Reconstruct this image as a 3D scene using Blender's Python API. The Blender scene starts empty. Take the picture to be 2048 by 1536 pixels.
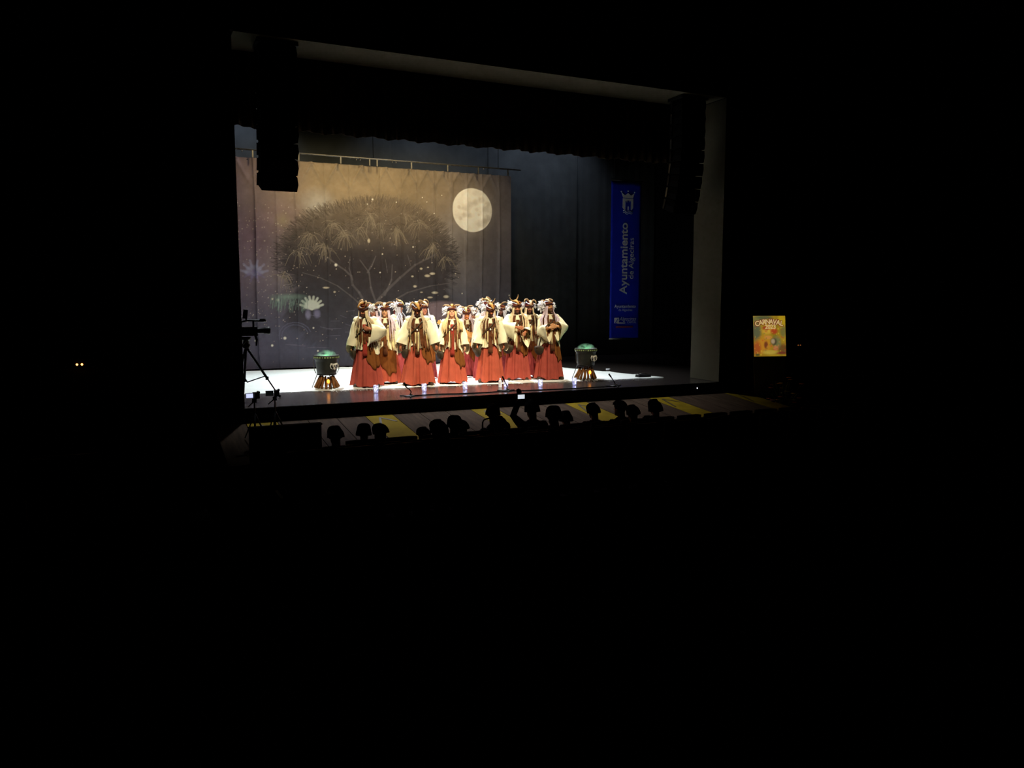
import bpy, bmesh, math, random
import numpy as np
from mathutils import Vector, Matrix

random.seed(7)
rng = np.random.default_rng(7)
scene = bpy.context.scene
col = scene.collection
PI = math.pi

# ------------------------------------------------------------------ camera
# world: X along the stage front, Y into the stage, Z up; stage floor at Z = 0, stage edge at Y = 0
cam_d = bpy.data.cameras.new('camera')
cam_d.sensor_fit = 'HORIZONTAL'
cam_d.sensor_width = 36.0
cam_d.lens = 36.0 * 1580.0 / 2048.0
cam_d.clip_end = 200
cam = bpy.data.objects.new('camera', cam_d)
col.objects.link(cam)
cam.location = (0, -13.6, 1.81)
cam.rotation_euler = (math.radians(90 - 6.177), 0, math.radians(-25.1))
scene.camera = cam

# ------------------------------------------------------------------ world, exposure
w = bpy.data.worlds.new('dark_house')
scene.world = w
w.use_nodes = True
w.node_tree.nodes['Background'].inputs[0].default_value = (0, 0, 0, 1)
w.node_tree.nodes['Background'].inputs[1].default_value = 0.0
vs = scene.view_settings
vs.view_transform = 'Standard'
vs.look = 'None'
vs.exposure = 0.0
vs.gamma = 1.0
vs.use_curve_mapping = False
try:
    scene.cycles.use_denoising = True
    scene.cycles.max_bounces = 6
    scene.cycles.sample_clamp_indirect = 4.0
except Exception:
    pass


def spot(name, loc, target, power, color, angle, blend=0.6, size=0.12):
    d = bpy.data.lights.new(name, 'SPOT')
    d.energy = power
    d.color = color
    d.spot_size = math.radians(angle)
    d.spot_blend = blend
    d.shadow_soft_size = size
    o = bpy.data.objects.new(name, d)
    col.objects.link(o)
    o.location = loc
    o.rotation_euler = (Vector(target) - Vector(loc)).to_track_quat('-Z', 'Y').to_euler()
    return o


WARM = (1.0, 0.87, 0.64)
COOL = (0.88, 0.96, 1.0)
LAV = (0.80, 0.74, 1.0)
# warm profile spots on the auditorium bridge above the frame, on the front row of singers
for lx, tx in ((2.4, 4.6), (4.8, 6.0), (7.4, 7.4)):
    spot('bridge_spot_offscreen', (lx, -4.6, 7.4), (tx, 2.0, 1.0), 2500, WARM, 29, 0.7)
# the stage rig hangs in the fly space behind the valance, out of sight from the house
for lx, ly in ((3.3, 4.3), (5.8, 4.1), (8.2, 3.9)):
    spot('stage_rig_spot_offscreen', (lx, ly, 6.6), (lx, ly - 0.9, 0), 1750, COOL, 76, 0.8)
for lx in (4.4, 7.4):
    spot('stage_rig_back_spot_offscreen', (lx, 6.2, 6.3), (lx + 0.2, 2.6, 1.2), 800, LAV, 48, 0.8)
for lx, pw in ((3.4, 250), (5.1, 290), (6.7, 290), (7.9, 260)):
    spot('stage_rig_backdrop_spot_offscreen', (lx, 4.4, 6.7), (lx, 7.2, 4.0), pw, (1.0, 0.77, 0.42), 78, 1.0, 0.2)
# blue downlights whose pools and shafts show on the rear drape below the valance
for lx, pw in ((2.5, 130), (6.4, 40), (7.6, 60), (9.2, 60), (10.6, 90), (12.0, 70)):
    spot('stage_rig_drape_spot_offscreen', (lx, 7.0, 7.5), (lx + 0.1, 8.1, 4.6), pw, (0.70, 0.78, 1.0), 86, 1.0)


# ------------------------------------------------------------------ materials
def lin(c):
    return tuple((x / 255 / 12.92) if x / 255 <= 0.04045 else ((x / 255 + 0.055) / 1.055) ** 2.4 for x in c)


def mat(name, rgb, rough=0.8, metal=0.0, var=0.12, scale=14.0, spec=0.3, bump=0.0, emit=None, emit_s=0.0, stretch=None):
    m = bpy.data.materials.new(name)
    m.use_nodes = True
    nt = m.node_tree
    b = nt.nodes['Principled BSDF']
    c = lin(rgb)
    tc = nt.nodes.new('ShaderNodeTexCoord')
    nz = nt.nodes.new('ShaderNodeTexNoise')
    nz.inputs['Scale'].default_value = scale
    nz.inputs['Detail'].default_value = 3
    if stretch:
        mp = nt.nodes.new('ShaderNodeMapping')
        mp.inputs['Scale'].default_value = stretch
        nt.links.new(tc.outputs['Object'], mp.inputs[0])
        nt.links.new(mp.outputs[0], nz.inputs['Vector'])
    else:
        nt.links.new(tc.outputs['Object'], nz.inputs['Vector'])
    rp = nt.nodes.new('ShaderNodeValToRGB')
    rp.color_ramp.elements[0].position = 0.3
    rp.color_ramp.elements[1].position = 0.7
    rp.color_ramp.elements[0].color = (*[max(0, x * (1 - var)) for x in c], 1)
    rp.color_ramp.elements[1].color = (*[min(1, x * (1 + var)) for x in c], 1)
    nt.links.new(nz.outputs['Fac'], rp.inputs[0])
    nt.links.new(rp.outputs[0], b.inputs['Base Color'])
    b.inputs['Roughness'].default_value = rough
    b.inputs['Metallic'].default_value = metal
    b.inputs['Specular IOR Level'].default_value = spec
    if bump:
        bp = nt.nodes.new('ShaderNodeBump')
        bp.inputs['Strength'].default_value = bump
        bp.inputs['Distance'].default_value = 0.02
        nt.links.new(nz.outputs['Fac'], bp.inputs['Height'])
        nt.links.new(bp.outputs[0], b.inputs['Normal'])
    if emit:
        b.inputs['Emission Color'].default_value = (*lin(emit), 1)
        b.inputs['Emission Strength'].default_value = emit_s
    return m


def vcol_mat(name, rough=0.75, spec=0.2):
    """colour comes from the mesh's own colour layer (print, skin), with a little weave noise"""
    m = bpy.data.materials.new(name)
    m.use_nodes = True
    nt = m.node_tree
    b = nt.nodes['Principled BSDF']
    at = nt.nodes.new('ShaderNodeVertexColor')
    at.layer_name = 'tint'
    nt.links.new(at.outputs['Color'], b.inputs['Base Color'])
    b.inputs['Roughness'].default_value = rough
    b.inputs['Specular IOR Level'].default_value = spec
    return m


# ------------------------------------------------------------------ mesh helpers
class MB:
    def __init__(self):
        self.v = []
        self.f = []

    def add(self, vs_, fs_):
        n = len(self.v)
        self.v += [tuple(p) for p in vs_]
        self.f += [tuple(i + n for i in f) for f in fs_]
        return self

    def box(self, c, s, rot=None, taper=1.0):
        pts = []
        for z in (-.5, .5):
            k = taper if z > 0 else 1.0
            for x, y in ((-.5, -.5), (.5, -.5), (.5, .5), (-.5, .5)):
                p = Vector((x * s[0] * k, y * s[1] * k, z * s[2]))
                if rot is not None:
                    p = rot @ p
                pts.append(p + Vector(c))
        return self.add(pts, [(3, 2, 1, 0), (4, 5, 6, 7), (0, 1, 5, 4), (1, 2, 6, 5), (2, 3, 7, 6), (3, 0, 4, 7)])

    def tube(self, path, radii, seg=8, squash=1.0, up=(0, 0, 1), cap=True):
        path = [Vector(p) for p in path]
        n = len(path)
        if not hasattr(radii, '__len__'):
            radii = [radii] * n
        rings = []
        prev = None
        for i, p in enumerate(path):
            t = (path[min(i + 1, n - 1)] - path[max(i - 1, 0)])
            if t.length < 1e-9:
                t = Vector((0, 0, 1))
            t.normalize()
            if prev is None:
                a = Vector(up)
                if abs(a.dot(t)) > 0.95:
                    a = Vector((1, 0, 0))
                a = (a - t * a.dot(t)).normalized()
            else:
                a = prev - t * prev.dot(t)
                a = a.normalized() if a.length > 1e-6 else t.orthogonal().normalized()
            prev = a
            b = t.cross(a)
            rings.append([p + (a * math.cos(2 * PI * k / seg) * squash + b * math.sin(2 * PI * k / seg)) * radii[i] for k in range(seg)])
        vs_ = [q for r in rings for q in r]
        fs_ = []
        for i in range(n - 1):
            for k in range(seg):
                k2 = (k + 1) % seg
                fs_.append((i * seg + k, i * seg + k2, (i + 1) * seg + k2, (i + 1) * seg + k))
        if cap:
            fs_.append(tuple(reversed(range(seg))))
            fs_.append(tuple((n - 1) * seg + k for k in range(seg)))
        return self.add(vs_, fs_)

    def lathe(self, prof, seg=24, c=(0, 0, 0), close=True):
        """prof: (radius, z) from bottom to top"""
        vs_ = []
        for r, z in prof:
            for k in range(seg):
                a = 2 * PI * k / seg
                vs_.append((c[0] + r * math.cos(a), c[1] + r * math.sin(a), c[2] + z))
        fs_ = []
        for i in range(len(prof) - 1):
            for k in range(seg):
                k2 = (k + 1) % seg
                fs_.append((i * seg + k, i * seg + k2, (i + 1) * seg + k2, (i + 1) * seg + k))
        if close:
            fs_.append(tuple(reversed(range(seg))))
            fs_.append(tuple((len(prof) - 1) * seg + k for k in range(seg)))
        return self.add(vs_, fs_)

    def grid(self, fn, nu, nv, closed=False):
        vs_ = [fn(i / (nu if closed else nu - 1), j / (nv - 1)) for j in range(nv) for i in range(nu)]
        fs_ = []
        for j in range(nv - 1):
            for i in range(nu if closed else nu - 1):
                i2 = (i + 1) % nu
                fs_.append((j * nu + i, j * nu + i2, (j + 1) * nu + i2, (j + 1) * nu + i))
        return self.add(vs_, fs_)

    def sheet(self, fn, nu, nv, th):
        """grid with real thickness: fn(u,v) -> point, second skin offset by th (a vector or function)"""
        a = [Vector(fn(i / (nu - 1), j / (nv - 1))) for j in range(nv) for i in range(nu)]
        off = Vector(th) if not callable(th) else None
        b = [p + (off if off is not None else Vector(th(p))) for p in a]
        fs_ = []
        N = nu * nv
        for j in range(nv - 1):
            for i in range(nu - 1):
                q = (j * nu + i, j * nu + i + 1, (j + 1) * nu + i + 1, (j + 1) * nu + i)
                fs_.append(q)
                fs_.append(tuple(N + k for k in reversed(q)))
        edge = [i for i in range(nu)] + [j * nu + nu - 1 for j in range(1, nv)] + [(nv - 1) * nu + i for i in range(nu - 2, -1, -1)] + [j * nu for j in range(nv - 2, 0, -1)]
        for k in range(len(edge)):
            p, q = edge[k], edge[(k + 1) % len(edge)]
            fs_.append((q, p, N + p, N + q))
        return self.add(a + b, fs_)

    def ball(self, c, r, seg=12, rot=None):
        if not hasattr(r, '__len__'):
            r = (r, r, r)
        vs_ = []
        nr = seg // 2 + 1
        for j in range(1, nr - 1):
            t = PI * j / (nr - 1)
            for k in range(seg):
                a = 2 * PI * k / seg
                vs_.append(Vector((r[0] * math.sin(t) * math.cos(a), r[1] * math.sin(t) * math.sin(a), -r[2] * math.cos(t))))
        n = len(vs_)
        vs_ += [Vector((0, 0, -r[2])), Vector((0, 0, r[2]))]
        fs_ = []
        for j in range(nr - 3):
            for k in range(seg):
                k2 = (k + 1) % seg
                fs_.append((j * seg + k, j * seg + k2, (j + 1) * seg + k2, (j + 1) * seg + k))
        for k in range(seg):
            k2 = (k + 1) % seg
            fs_.append((n, k2, k))
            fs_.append((n + 1, (nr - 3) * seg + k, (nr - 3) * seg + k2))
        if rot is not None:
            vs_ = [rot @ p for p in vs_]
        return self.add([p + Vector(c) for p in vs_], fs_)

    def prism(self, poly, y0, y1, tf=None):
        """poly (x,z) outline extruded between y0 and y1"""
        n = len(poly)
        vs_ = [(x, y0, z) for x, z in poly] + [(x, y1, z) for x, z in poly]
        fs_ = [tuple(range(n)), tuple(reversed(range(n, 2 * n)))] + [((i + 1) % n, i, n + i, n + (i + 1) % n) for i in range(n)]
        if tf:
            vs_ = [tf(p) for p in vs_]
        return self.add(vs_, fs_)

    def xf(self, fn):
        self.v = [tuple(fn(Vector(p))) for p in self.v]
        return self

    def mesh(self, name, m=None, smooth=True):
        me = bpy.data.meshes.new(name)
        me.from_pydata(self.v, [], self.f)
        me.update()
        if m:
            me.materials.append(m)
        if smooth:
            me.polygons.foreach_set('use_smooth', [True] * len(me.polygons))
        return me

    def build(self, name, m=None, parent=None, loc=(0, 0, 0), smooth=True, recalc=False):
        me = self.mesh(name, m, smooth)
        if recalc:
            bm = bmesh.new()
            bm.from_mesh(me)
            bmesh.ops.recalc_face_normals(bm, faces=bm.faces)
            bm.to_mesh(me)
            bm.free()
        return link(name, me, parent, loc)


def link(name, me, parent=None, loc=(0, 0, 0)):
    o = bpy.data.objects.new(name, me)
    col.objects.link(o)
    o.parent = parent
    o.location = loc
    return o


def tag(o, label=None, cat=None, group=None, kind=None):
    for k, x in (('label', label), ('category', cat), ('group', group), ('kind', kind)):
        if x:
            o[k] = x
    return o


def thing(name, loc, label, cat, group=None, rz=0.0):
    o = bpy.data.objects.new(name, None)
    col.objects.link(o)
    o.location = loc
    o.rotation_euler = (0, 0, rz)
    return tag(o, label, cat, group)


def copy_tree(o, parent=None):
    c = o.copy()
    col.objects.link(c)
    c.parent = parent
    for ch in list(o.children):
        copy_tree(ch, c)
    return c


def numpy_mesh(name, verts, quads, m=None, colors=None, smooth=True):
    me = bpy.data.meshes.new(name)
    nv, nf = len(verts), len(quads)
    me.vertices.add(nv)
    me.vertices.foreach_set('co', np.asarray(verts, np.float32).ravel())
    me.loops.add(nf * 4)
    me.loops.foreach_set('vertex_index', np.asarray(quads, np.int32).ravel())
    me.polygons.add(nf)
    me.polygons.foreach_set('loop_start', np.arange(nf, dtype=np.int32) * 4)
    me.polygons.foreach_set('loop_total', np.full(nf, 4, np.int32))
    if smooth:
        me.polygons.foreach_set('use_smooth', np.ones(nf, bool))
    me.update(calc_edges=True)
    if colors is not None:
        ca = me.color_attributes.new('tint', 'FLOAT_COLOR', 'POINT')
        c4 = np.ones((nv, 4), np.float32)
        c4[:, :3] = colors
        ca.data.foreach_set('color', c4.ravel())
    if m:
        me.materials.append(m)
    return me


M = dict(
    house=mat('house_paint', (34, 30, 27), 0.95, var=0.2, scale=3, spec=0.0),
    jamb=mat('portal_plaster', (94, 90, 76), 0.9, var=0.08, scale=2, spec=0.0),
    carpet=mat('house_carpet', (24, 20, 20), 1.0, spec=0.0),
    stage=mat('stage_black_boards', (52, 46, 43), 0.22, var=0.25, scale=4, spec=0.55, stretch=(0.3, 6, 1)),
    fascia=mat('stage_fascia', (20, 18, 16), 0.8, spec=0.05),
    wood=mat('apron_panel', (70, 56, 44), 0.7, var=0.3, scale=3, spec=0.02, stretch=(6, 0.5, 1)),
    yellow=mat('apron_yellow', (126, 104, 24), 0.7, var=0.2, scale=3, spec=0.02),
    mark=mat('apron_mark', (56, 44, 20), 0.6),
    velvet=mat('valance_velvet', (46, 36, 26), 0.95, var=0.2, spec=0.05),
    drape=mat('black_drape', (66, 70, 70), 1.0, var=0.12, scale=3, spec=0.0),
    black=mat('black_metal', (16, 16, 17), 0.5, spec=0.3),
    blackmat=mat('black_matte', (10, 10, 11), 0.9, spec=0.05),
    steel=mat('grey_steel', (120, 118, 112), 0.4, 0.8),
    sheet=mat('white_floor_cloth', (232, 236, 230), 0.9, var=0.04, scale=2.5, spec=0.05, bump=0.15),
    printm=vcol_mat('backdrop_print', 0.85, 0.1),
    skin=vcol_mat('skin', 0.6, 0.3),
)
# ------------------------------------------------------------------ the setting: stage house and auditorium
FLOOR = -1.15                          # auditorium floor at the front row
XL, XR, ZT = 1.49, 11.35, 6.0          # proscenium opening


def struct(name, mb, m, smooth=False):
    return tag(mb.build(name, m, smooth=smooth), kind='structure')


# stage floor of long boards
fl = struct('floor_stage', MB().box((6.4, 4.1, -0.06), (18.0, 8.19, 0.08)), M['fascia'])
nb = 28
for i in range(nb):
    bw = 8.2 / nb
    bb = MB().box((6.4, (i + 0.5) * bw, -0.011), (17.98, bw - 0.004, 0.022))
    bb.build('stage_board', M['stage'], fl, smooth=False)
struct('stage_front', MB().box((6.4, 0.02, -0.16), (18.0, 0.06, 0.30)), M['fascia'])

# sloping apron of panels in front of the stage, every fourth panel yellow
SL = math.tan(math.radians(6.0))
YA0, YA1 = -0.03, -2.36
ap = struct('floor_apron', MB().add(
    [(0.98, YA0, -0.26), (11.92, YA0, -0.26), (11.92, YA1, -0.26 + YA1 * SL), (0.98, YA1, -0.26 + YA1 * SL),
     (0.98, YA0, -1.16), (11.92, YA0, -1.16), (11.92, YA1, -1.16), (0.98, YA1, -1.16)],
    [(0, 3, 2, 1), (3, 7, 6, 2), (0, 4, 7, 3), (1, 2, 6, 5), (4, 5, 6, 7), (0, 1, 5, 4)]), M['fascia'])


def apron_panel(x0, x1, m, name):
    g = 0.006
    z0, z1 = -0.22 + YA0 * SL, -0.22 + YA1 * SL
    mb = MB().add([(x0 + g, YA0, z0), (x1 - g, YA0, z0), (x1 - g, YA1, z1), (x0 + g, YA1, z1),
                   (x0 + g, YA0, z0 - .03), (x1 - g, YA0, z0 - .03), (x1 - g, YA1, z1 - .03), (x0 + g, YA1, z1 - .03)],
                  [(0, 3, 2, 1), (3, 7, 6, 2), (0, 4, 7, 3), (1, 2, 6, 5), (4, 5, 6, 7), (0, 1, 5, 4)])
    return mb.build(name, m, ap, smooth=False)


for k in range(-5, 17):
    x0 = 3.47 + k * 0.4965
    yel = k % 4 == 0
    p = apron_panel(x0, x0 + 0.4965, M['yellow'] if yel else M['wood'], 'yellow_panel' if yel else 'panel')
    if yel:
        def zap(y):
            return -0.218 + y * SL
        c = x0 + 0.24
        mk = MB()
        for a, b in (((c - 0.17, -0.95), (c - 0.02, -0.3)), ((c - 0.02, -0.3), (c + 0.19, -0.62))):
            d = Vector((b[0] - a[0], b[1] - a[1], 0)).normalized()
            n = Vector((-d.y, d.x, 0)) * 0.018
            q = [Vector((a[0], a[1], 0)) - n, Vector((b[0], b[1], 0)) - n, Vector((b[0], b[1], 0)) + n, Vector((a[0], a[1], 0)) + n]
            mk.add([(v.x, v.y, zap(v.y) + 0.003) for v in q] + [(v.x, v.y, zap(v.y)) for v in q],
                   [(0, 1, 2, 3), (7, 6, 5, 4), (0, 4, 5, 1), (1, 5, 6, 2), (2, 6, 7, 3), (3, 7, 4, 0)])
        mk.build('marking', M['mark'], p, smooth=False)

# raked auditorium floor
struct('floor', MB().add(
    [(-5, 0.0, FLOOR), (18, 0.0, FLOOR), (18, -3.4, FLOOR), (-5, -3.4, FLOOR), (18, -15.5, 0.85), (-5, -15.5, 0.85)] +
    [(-5, 0.0, -1.4), (18, 0.0, -1.4), (18, -15.5, -1.4), (-5, -15.5, -1.4)],
    [(0, 3, 2, 1), (3, 5, 4, 2), (6, 7, 8, 9), (0, 1, 7, 6), (1, 2, 4, 8, 7), (4, 5, 9, 8), (5, 3, 0, 6, 9)]), M['carpet'])
# proscenium wall around the opening, with pale reveals
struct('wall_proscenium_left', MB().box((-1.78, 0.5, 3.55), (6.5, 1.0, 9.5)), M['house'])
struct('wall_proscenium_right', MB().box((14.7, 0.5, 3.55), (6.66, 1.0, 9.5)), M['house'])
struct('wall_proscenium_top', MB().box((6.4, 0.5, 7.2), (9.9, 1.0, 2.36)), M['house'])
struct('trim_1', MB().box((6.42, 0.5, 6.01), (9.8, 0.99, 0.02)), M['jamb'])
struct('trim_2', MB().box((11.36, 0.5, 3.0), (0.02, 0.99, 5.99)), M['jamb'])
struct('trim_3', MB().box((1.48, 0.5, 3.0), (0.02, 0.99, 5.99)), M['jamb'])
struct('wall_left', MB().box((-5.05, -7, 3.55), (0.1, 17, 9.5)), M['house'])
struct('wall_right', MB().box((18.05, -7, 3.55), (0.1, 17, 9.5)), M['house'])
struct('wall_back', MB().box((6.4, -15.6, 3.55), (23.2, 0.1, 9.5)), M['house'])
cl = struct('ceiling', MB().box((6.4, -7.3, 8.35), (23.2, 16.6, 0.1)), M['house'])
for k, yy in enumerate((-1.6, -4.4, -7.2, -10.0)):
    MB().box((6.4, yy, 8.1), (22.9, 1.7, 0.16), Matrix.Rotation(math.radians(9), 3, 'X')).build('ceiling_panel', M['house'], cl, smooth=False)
# stage house shell (black)
struct('wall_stage_back', MB().box((6.4, 8.6, 3.6), (22, 0.1, 9.0)), M['blackmat'])
struct('wall_stage_left', MB().box((-2.6, 4.8, 3.6), (0.1, 7.6, 9.0)), M['blackmat'])
struct('wall_stage_right', MB().box((15.45, 4.8, 3.6), (0.1, 7.6, 9.0)), M['blackmat'])
struct('ceiling_stage', MB().box((6.4, 4.8, 8.05), (18, 7.6, 0.1)), M['blackmat'])


def pleated(x0, x1, y, z0, z1, pitch, amp, th=0.02, seed=1, hem=0.0, nz=4):
    r = random.Random(seed)
    n = int((x1 - x0) / pitch) * 6 + 1
    ph = [r.uniform(-0.5, 0.5) for _ in range(n // 6 + 3)]
    am = [r.uniform(0.6, 1.25) for _ in range(n // 6 + 3)]

    def fn(u, v):
        x = x0 + (x1 - x0) * u
        k = u * (n - 1) / 6
        i = int(k)
        f = k - i
        a = am[i] * (1 - f) + am[i + 1] * f
        s = math.sin(2 * PI * k + ph[i] * (1 - f) + ph[i + 1] * f)
        return (x, y + amp * a * s * (0.7 + 0.3 * (1 - v)), z0 + (z1 - z0) * v + hem * (1 - v) * math.sin(k * 2.1) * 0.6)
    return MB().sheet(fn, n, nz, (0, th, 0))


# rear black drape in five hung widths, right-hand leg drape
for i in range(6):
    d = pleated(-2.4 + i * 2.95, -2.4 + (i + 1) * 2.95 + 0.06, 8.1 + 0.06 * (i % 2), 0.02, 7.4, 0.30, 0.006, seed=20 + i, nz=3).build('rear_drape', M['drape'])
    tag(d, 'black pleated drape width hanging across the back of the stage', 'curtain', 'black rear drape widths')
d = pleated(-3.2, -0.2, 0, 0.02, 7.4, 0.2, 0.04, seed=40, nz=3).build('leg_drape', M['blackmat'])
d.rotation_euler = (0, 0, math.radians(-78))
d.location = (15.4, 3.2, 0)
tag(d, 'black leg curtain beyond the blue hanging banner', 'curtain')
# valance
d = pleated(1.52, 11.32, 1.16, 4.78, 6.9, 0.2, 0.045, th=0.025, seed=3, hem=0.03, nz=8).build('stage_valance', M['velvet'])
tag(d, 'dark pleated velvet valance across the top of the stage opening', 'curtain')

# batten truss above the backdrop
t = thing('lighting_batten', (6.0, 6.95, 5.41), 'steel pipe batten with short hangers above the moon backdrop', 'batten')
MB().tube([(-4.4, 0, 0), (3.9, 0, 0)], 0.022, 8).build('pipe', M['steel'], t)
for x in (-4.0, -3.35, -2.25, -1.2, -0.45, -0.25, 0.68, 1.7, 2.6, 3.5):
    MB().box((x, 0, -0.085), (0.035, 0.03, 0.19)).build('hanger', M['steel'], t, smooth=False)
for x in (-3.9, -0.35, 3.2):
    MB().tube([(x, 0, 0), (x, 0, 2.59)], 0.008, 6).build('cable', M['blackmat'], t)
for x in (-3.8, -3.6, -0.7, -0.8, 0.15, 0.25, 2.75):
    MB().ball((x, -0.03, -0.05), 0.022, 8).build('clamp', M['steel'], t)
# ------------------------------------------------------------------ printed backdrop (flat print on hanging cloth)
BX0, BX1, BZ0, BZ1, BY = 1.52, 9.71, 0.03, 5.26, 7.2
STEP = 0.012
nx = int((BX1 - BX0) / STEP) + 1
nz = int((BZ1 - BZ0) / STEP) + 1
gx = np.linspace(BX0, BX1, nx)
gz = np.linspace(BZ0, BZ1, nz)
GX, GZ = np.meshgrid(gx, gz)


def vnoise(x, z, s, seed):
    r = np.random.default_rng(seed)
    T = r.random((64, 64))
    a, b = x * s, z * s
    i, j = np.floor(a).astype(int), np.floor(b).astype(int)
    f, g = a - i, b - j
    f, g = f * f * (3 - 2 * f), g * g * (3 - 2 * g)
    t = lambda p, q: T[p % 64, q % 64]
    return (t(i, j) * (1 - f) + t(i + 1, j) * f) * (1 - g) + (t(i, j + 1) * (1 - f) + t(i + 1, j + 1) * f) * g


def fbm(x, z, s, seed, o=4):
    return sum(vnoise(x, z, s * 2 ** k, seed + k) * 0.5 ** k for k in range(o)) / (2 - 0.5 ** (o - 1))


def rgb(*c):
    return np.array(lin(c))


img = np.zeros((nz, nx, 3))
# night sky: warm grey, purple at the left, blue-grey at the bottom
wz = np.clip((GZ - 1.0) / 3.6, 0, 1)[..., None]
sky = rgb(98, 102, 120) * (1 - wz) + rgb(154, 138, 114) * wz
wr = np.clip((GX - 6.6) / 2.6, 0, 1)[..., None]
sky = sky * (1 - 0.85 * wr) + rgb(92, 87, 93) * 0.85 * wr
wl = np.clip((4.2 - GX) / 1.9, 0, 1)[..., None]
sky = sky * (1 - 0.75 * wl) + rgb(122, 104, 122) * 0.75 * wl
n1 = fbm(GX, GZ, 0.9, 5)[..., None]
img[:] = sky * (0.62 + 0.76 * n1)


def win(cx, cz, rx, rz):
    i0, i1 = np.searchsorted(gx, [cx - rx, cx + rx])
    j0, j1 = np.searchsorted(gz, [cz - rz, cz + rz])
    return slice(j0, j1), slice(i0, i1)


def blob(cx, cz, rx, rz, c, a=1.0, soft=1.0, p=1.0):
    s = win(cx, cz, rx * 1.02, rz * 1.02)
    d = np.sqrt(((GX[s] - cx) / rx) ** 2 + ((GZ[s] - cz) / rz) ** 2)
    k = np.clip((1 - d) / max(soft, 1e-3), 0, 1) ** p * a
    img[s] = img[s] * (1 - k[..., None]) + np.array(c) * k[..., None]


def stroke(pts, w0, w1, c, a=1.0):
    P = np.array(pts, float)
    for k in range(len(P) - 1):
        A, B = P[k], P[k + 1]
        wa = w0 + (w1 - w0) * k / (len(P) - 1)
        m = max(w0, w1) * 1.5 + 0.02
        lo, hi = np.minimum(A, B) - m, np.maximum(A, B) + m
        s = win((lo[0] + hi[0]) / 2, (lo[1] + hi[1]) / 2, (hi[0] - lo[0]) / 2, (hi[1] - lo[1]) / 2)
        d = B - A
        tt = np.clip(((GX[s] - A[0]) * d[0] + (GZ[s] - A[1]) * d[1]) / max(d @ d, 1e-9), 0, 1)
        dist = np.hypot(GX[s] - A[0] - tt * d[0], GZ[s] - A[1] - tt * d[1])
        q = np.clip((wa - dist) / max(wa * 0.6, 0.006), 0, 1) * a
        img[s] = img[s] * (1 - q[..., None]) + np.array(c) * q[..., None]


# glows in the printed sky
blob(4.24, 4.22, 0.55, 0.5, rgb(206, 206, 206), 0.55, 1.0)
blob(7.95, 3.60, 0.7, 0.7, rgb(166, 160, 160), 0.45, 1.0)
blob(3.29, 3.85, 0.8, 0.6, rgb(170, 140, 146), 0.4, 1.0)
blob(2.60, 3.3, 0.8, 0.9, rgb(132, 106, 132), 0.45, 1.0)
blob(3.35, 3.78, 0.25, 0.25, rgb(176, 168, 120), 0.4, 1.0)
# dark lower garden
k = np.clip((2.1 - GZ + 0.5 * (fbm(GX, GZ, 1.2, 31) - 0.5)) / 1.0, 0, 1)[..., None] * 0.72
img[:] = img * (1 - k) + rgb(84, 84, 98) * k
# tree crown
crown = [(3.18, 1.2), (3.5, 1.95), (3.40, 2.28), (3.09, 2.65), (3.13, 2.96), (3.22, 3.21), (3.38, 3.47), (3.63, 3.73), (3.94, 3.95), (4.30, 4.12), (4.68, 4.20), (5.08, 4.30), (5.61, 4.39), (6.15, 4.42), (6.64, 4.36), (6.99, 4.19), (7.34, 4.05), (7.70, 3.75), (7.92, 3.42), (8.10, 3.08), (8.11, 2.74), (7.99, 2.32), (7.95, 1.91), (8.05, 1.2)]
cc = np.array([5.62, 2.9])
CP = np.array(crown)
ang = np.arctan2(CP[:, 1] - cc[1], CP[:, 0] - cc[0])
rad = np.hypot(CP[:, 0] - cc[0], CP[:, 1] - cc[1])
o_ = np.argsort(ang)
A_ = np.arctan2(GZ - cc[1], GX - cc[0])
R_ = np.hypot(GX - cc[0], GZ - cc[1])
RB = np.interp(A_, ang[o_], rad[o_], period=2 * PI)
fr = fbm(A_ * 18 + 40, R_ * 0.7 + 3, 2.2, 61, 3) - 0.5
ins = np.clip((RB * (0.97 + 0.10 * fr) - R_) / 0.22, 0, 1)
ins *= np.where(GZ < 2.2, np.clip((GZ - 0.2) / 1.6, 0.25, 1) ** 0.5, 1.0)
up = np.clip((GZ - 2.9) / 1.5, 0, 1)[..., None]
tree = rgb(64, 59, 62) * (1 - up) + rgb(112, 100, 88) * up
tree = tree * (0.72 + 0.56 * fbm(GX, GZ, 5.0, 71)[..., None])
k = ins[..., None] * (0.92 - 0.2 * up)
img[:] = img * (1 - k) + tree * k
img_rng = np.random.default_rng(11)
# bristling leaf blades along the rim
for _ in range(2600):
    a = img_rng.uniform(-0.30, PI + 0.40)
    rb = np.interp((a + PI) % (2 * PI) - PI, ang[o_], rad[o_], period=2 * PI)
    r0 = rb * img_rng.uniform(0.84, 0.985)
    a2 = a + img_rng.normal(0, 0.28)
    ln = img_rng.uniform(0.06, 0.17)
    p0 = cc + r0 * np.array([math.cos(a), math.sin(a)])
    p1 = p0 + ln * np.array([math.cos(a2), math.sin(a2) + 0.2])
    up_ = np.clip((p0[1] - 2.9) / 1.5, 0, 1)
    base = rgb(70, 66, 70) * (1 - up_) + rgb(120, 108, 95) * up_
    stroke([p0, p1], 0.010, 0.006, base * img_rng.uniform(0.6, 1.2), img_rng.uniform(0.25, 0.7))
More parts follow.
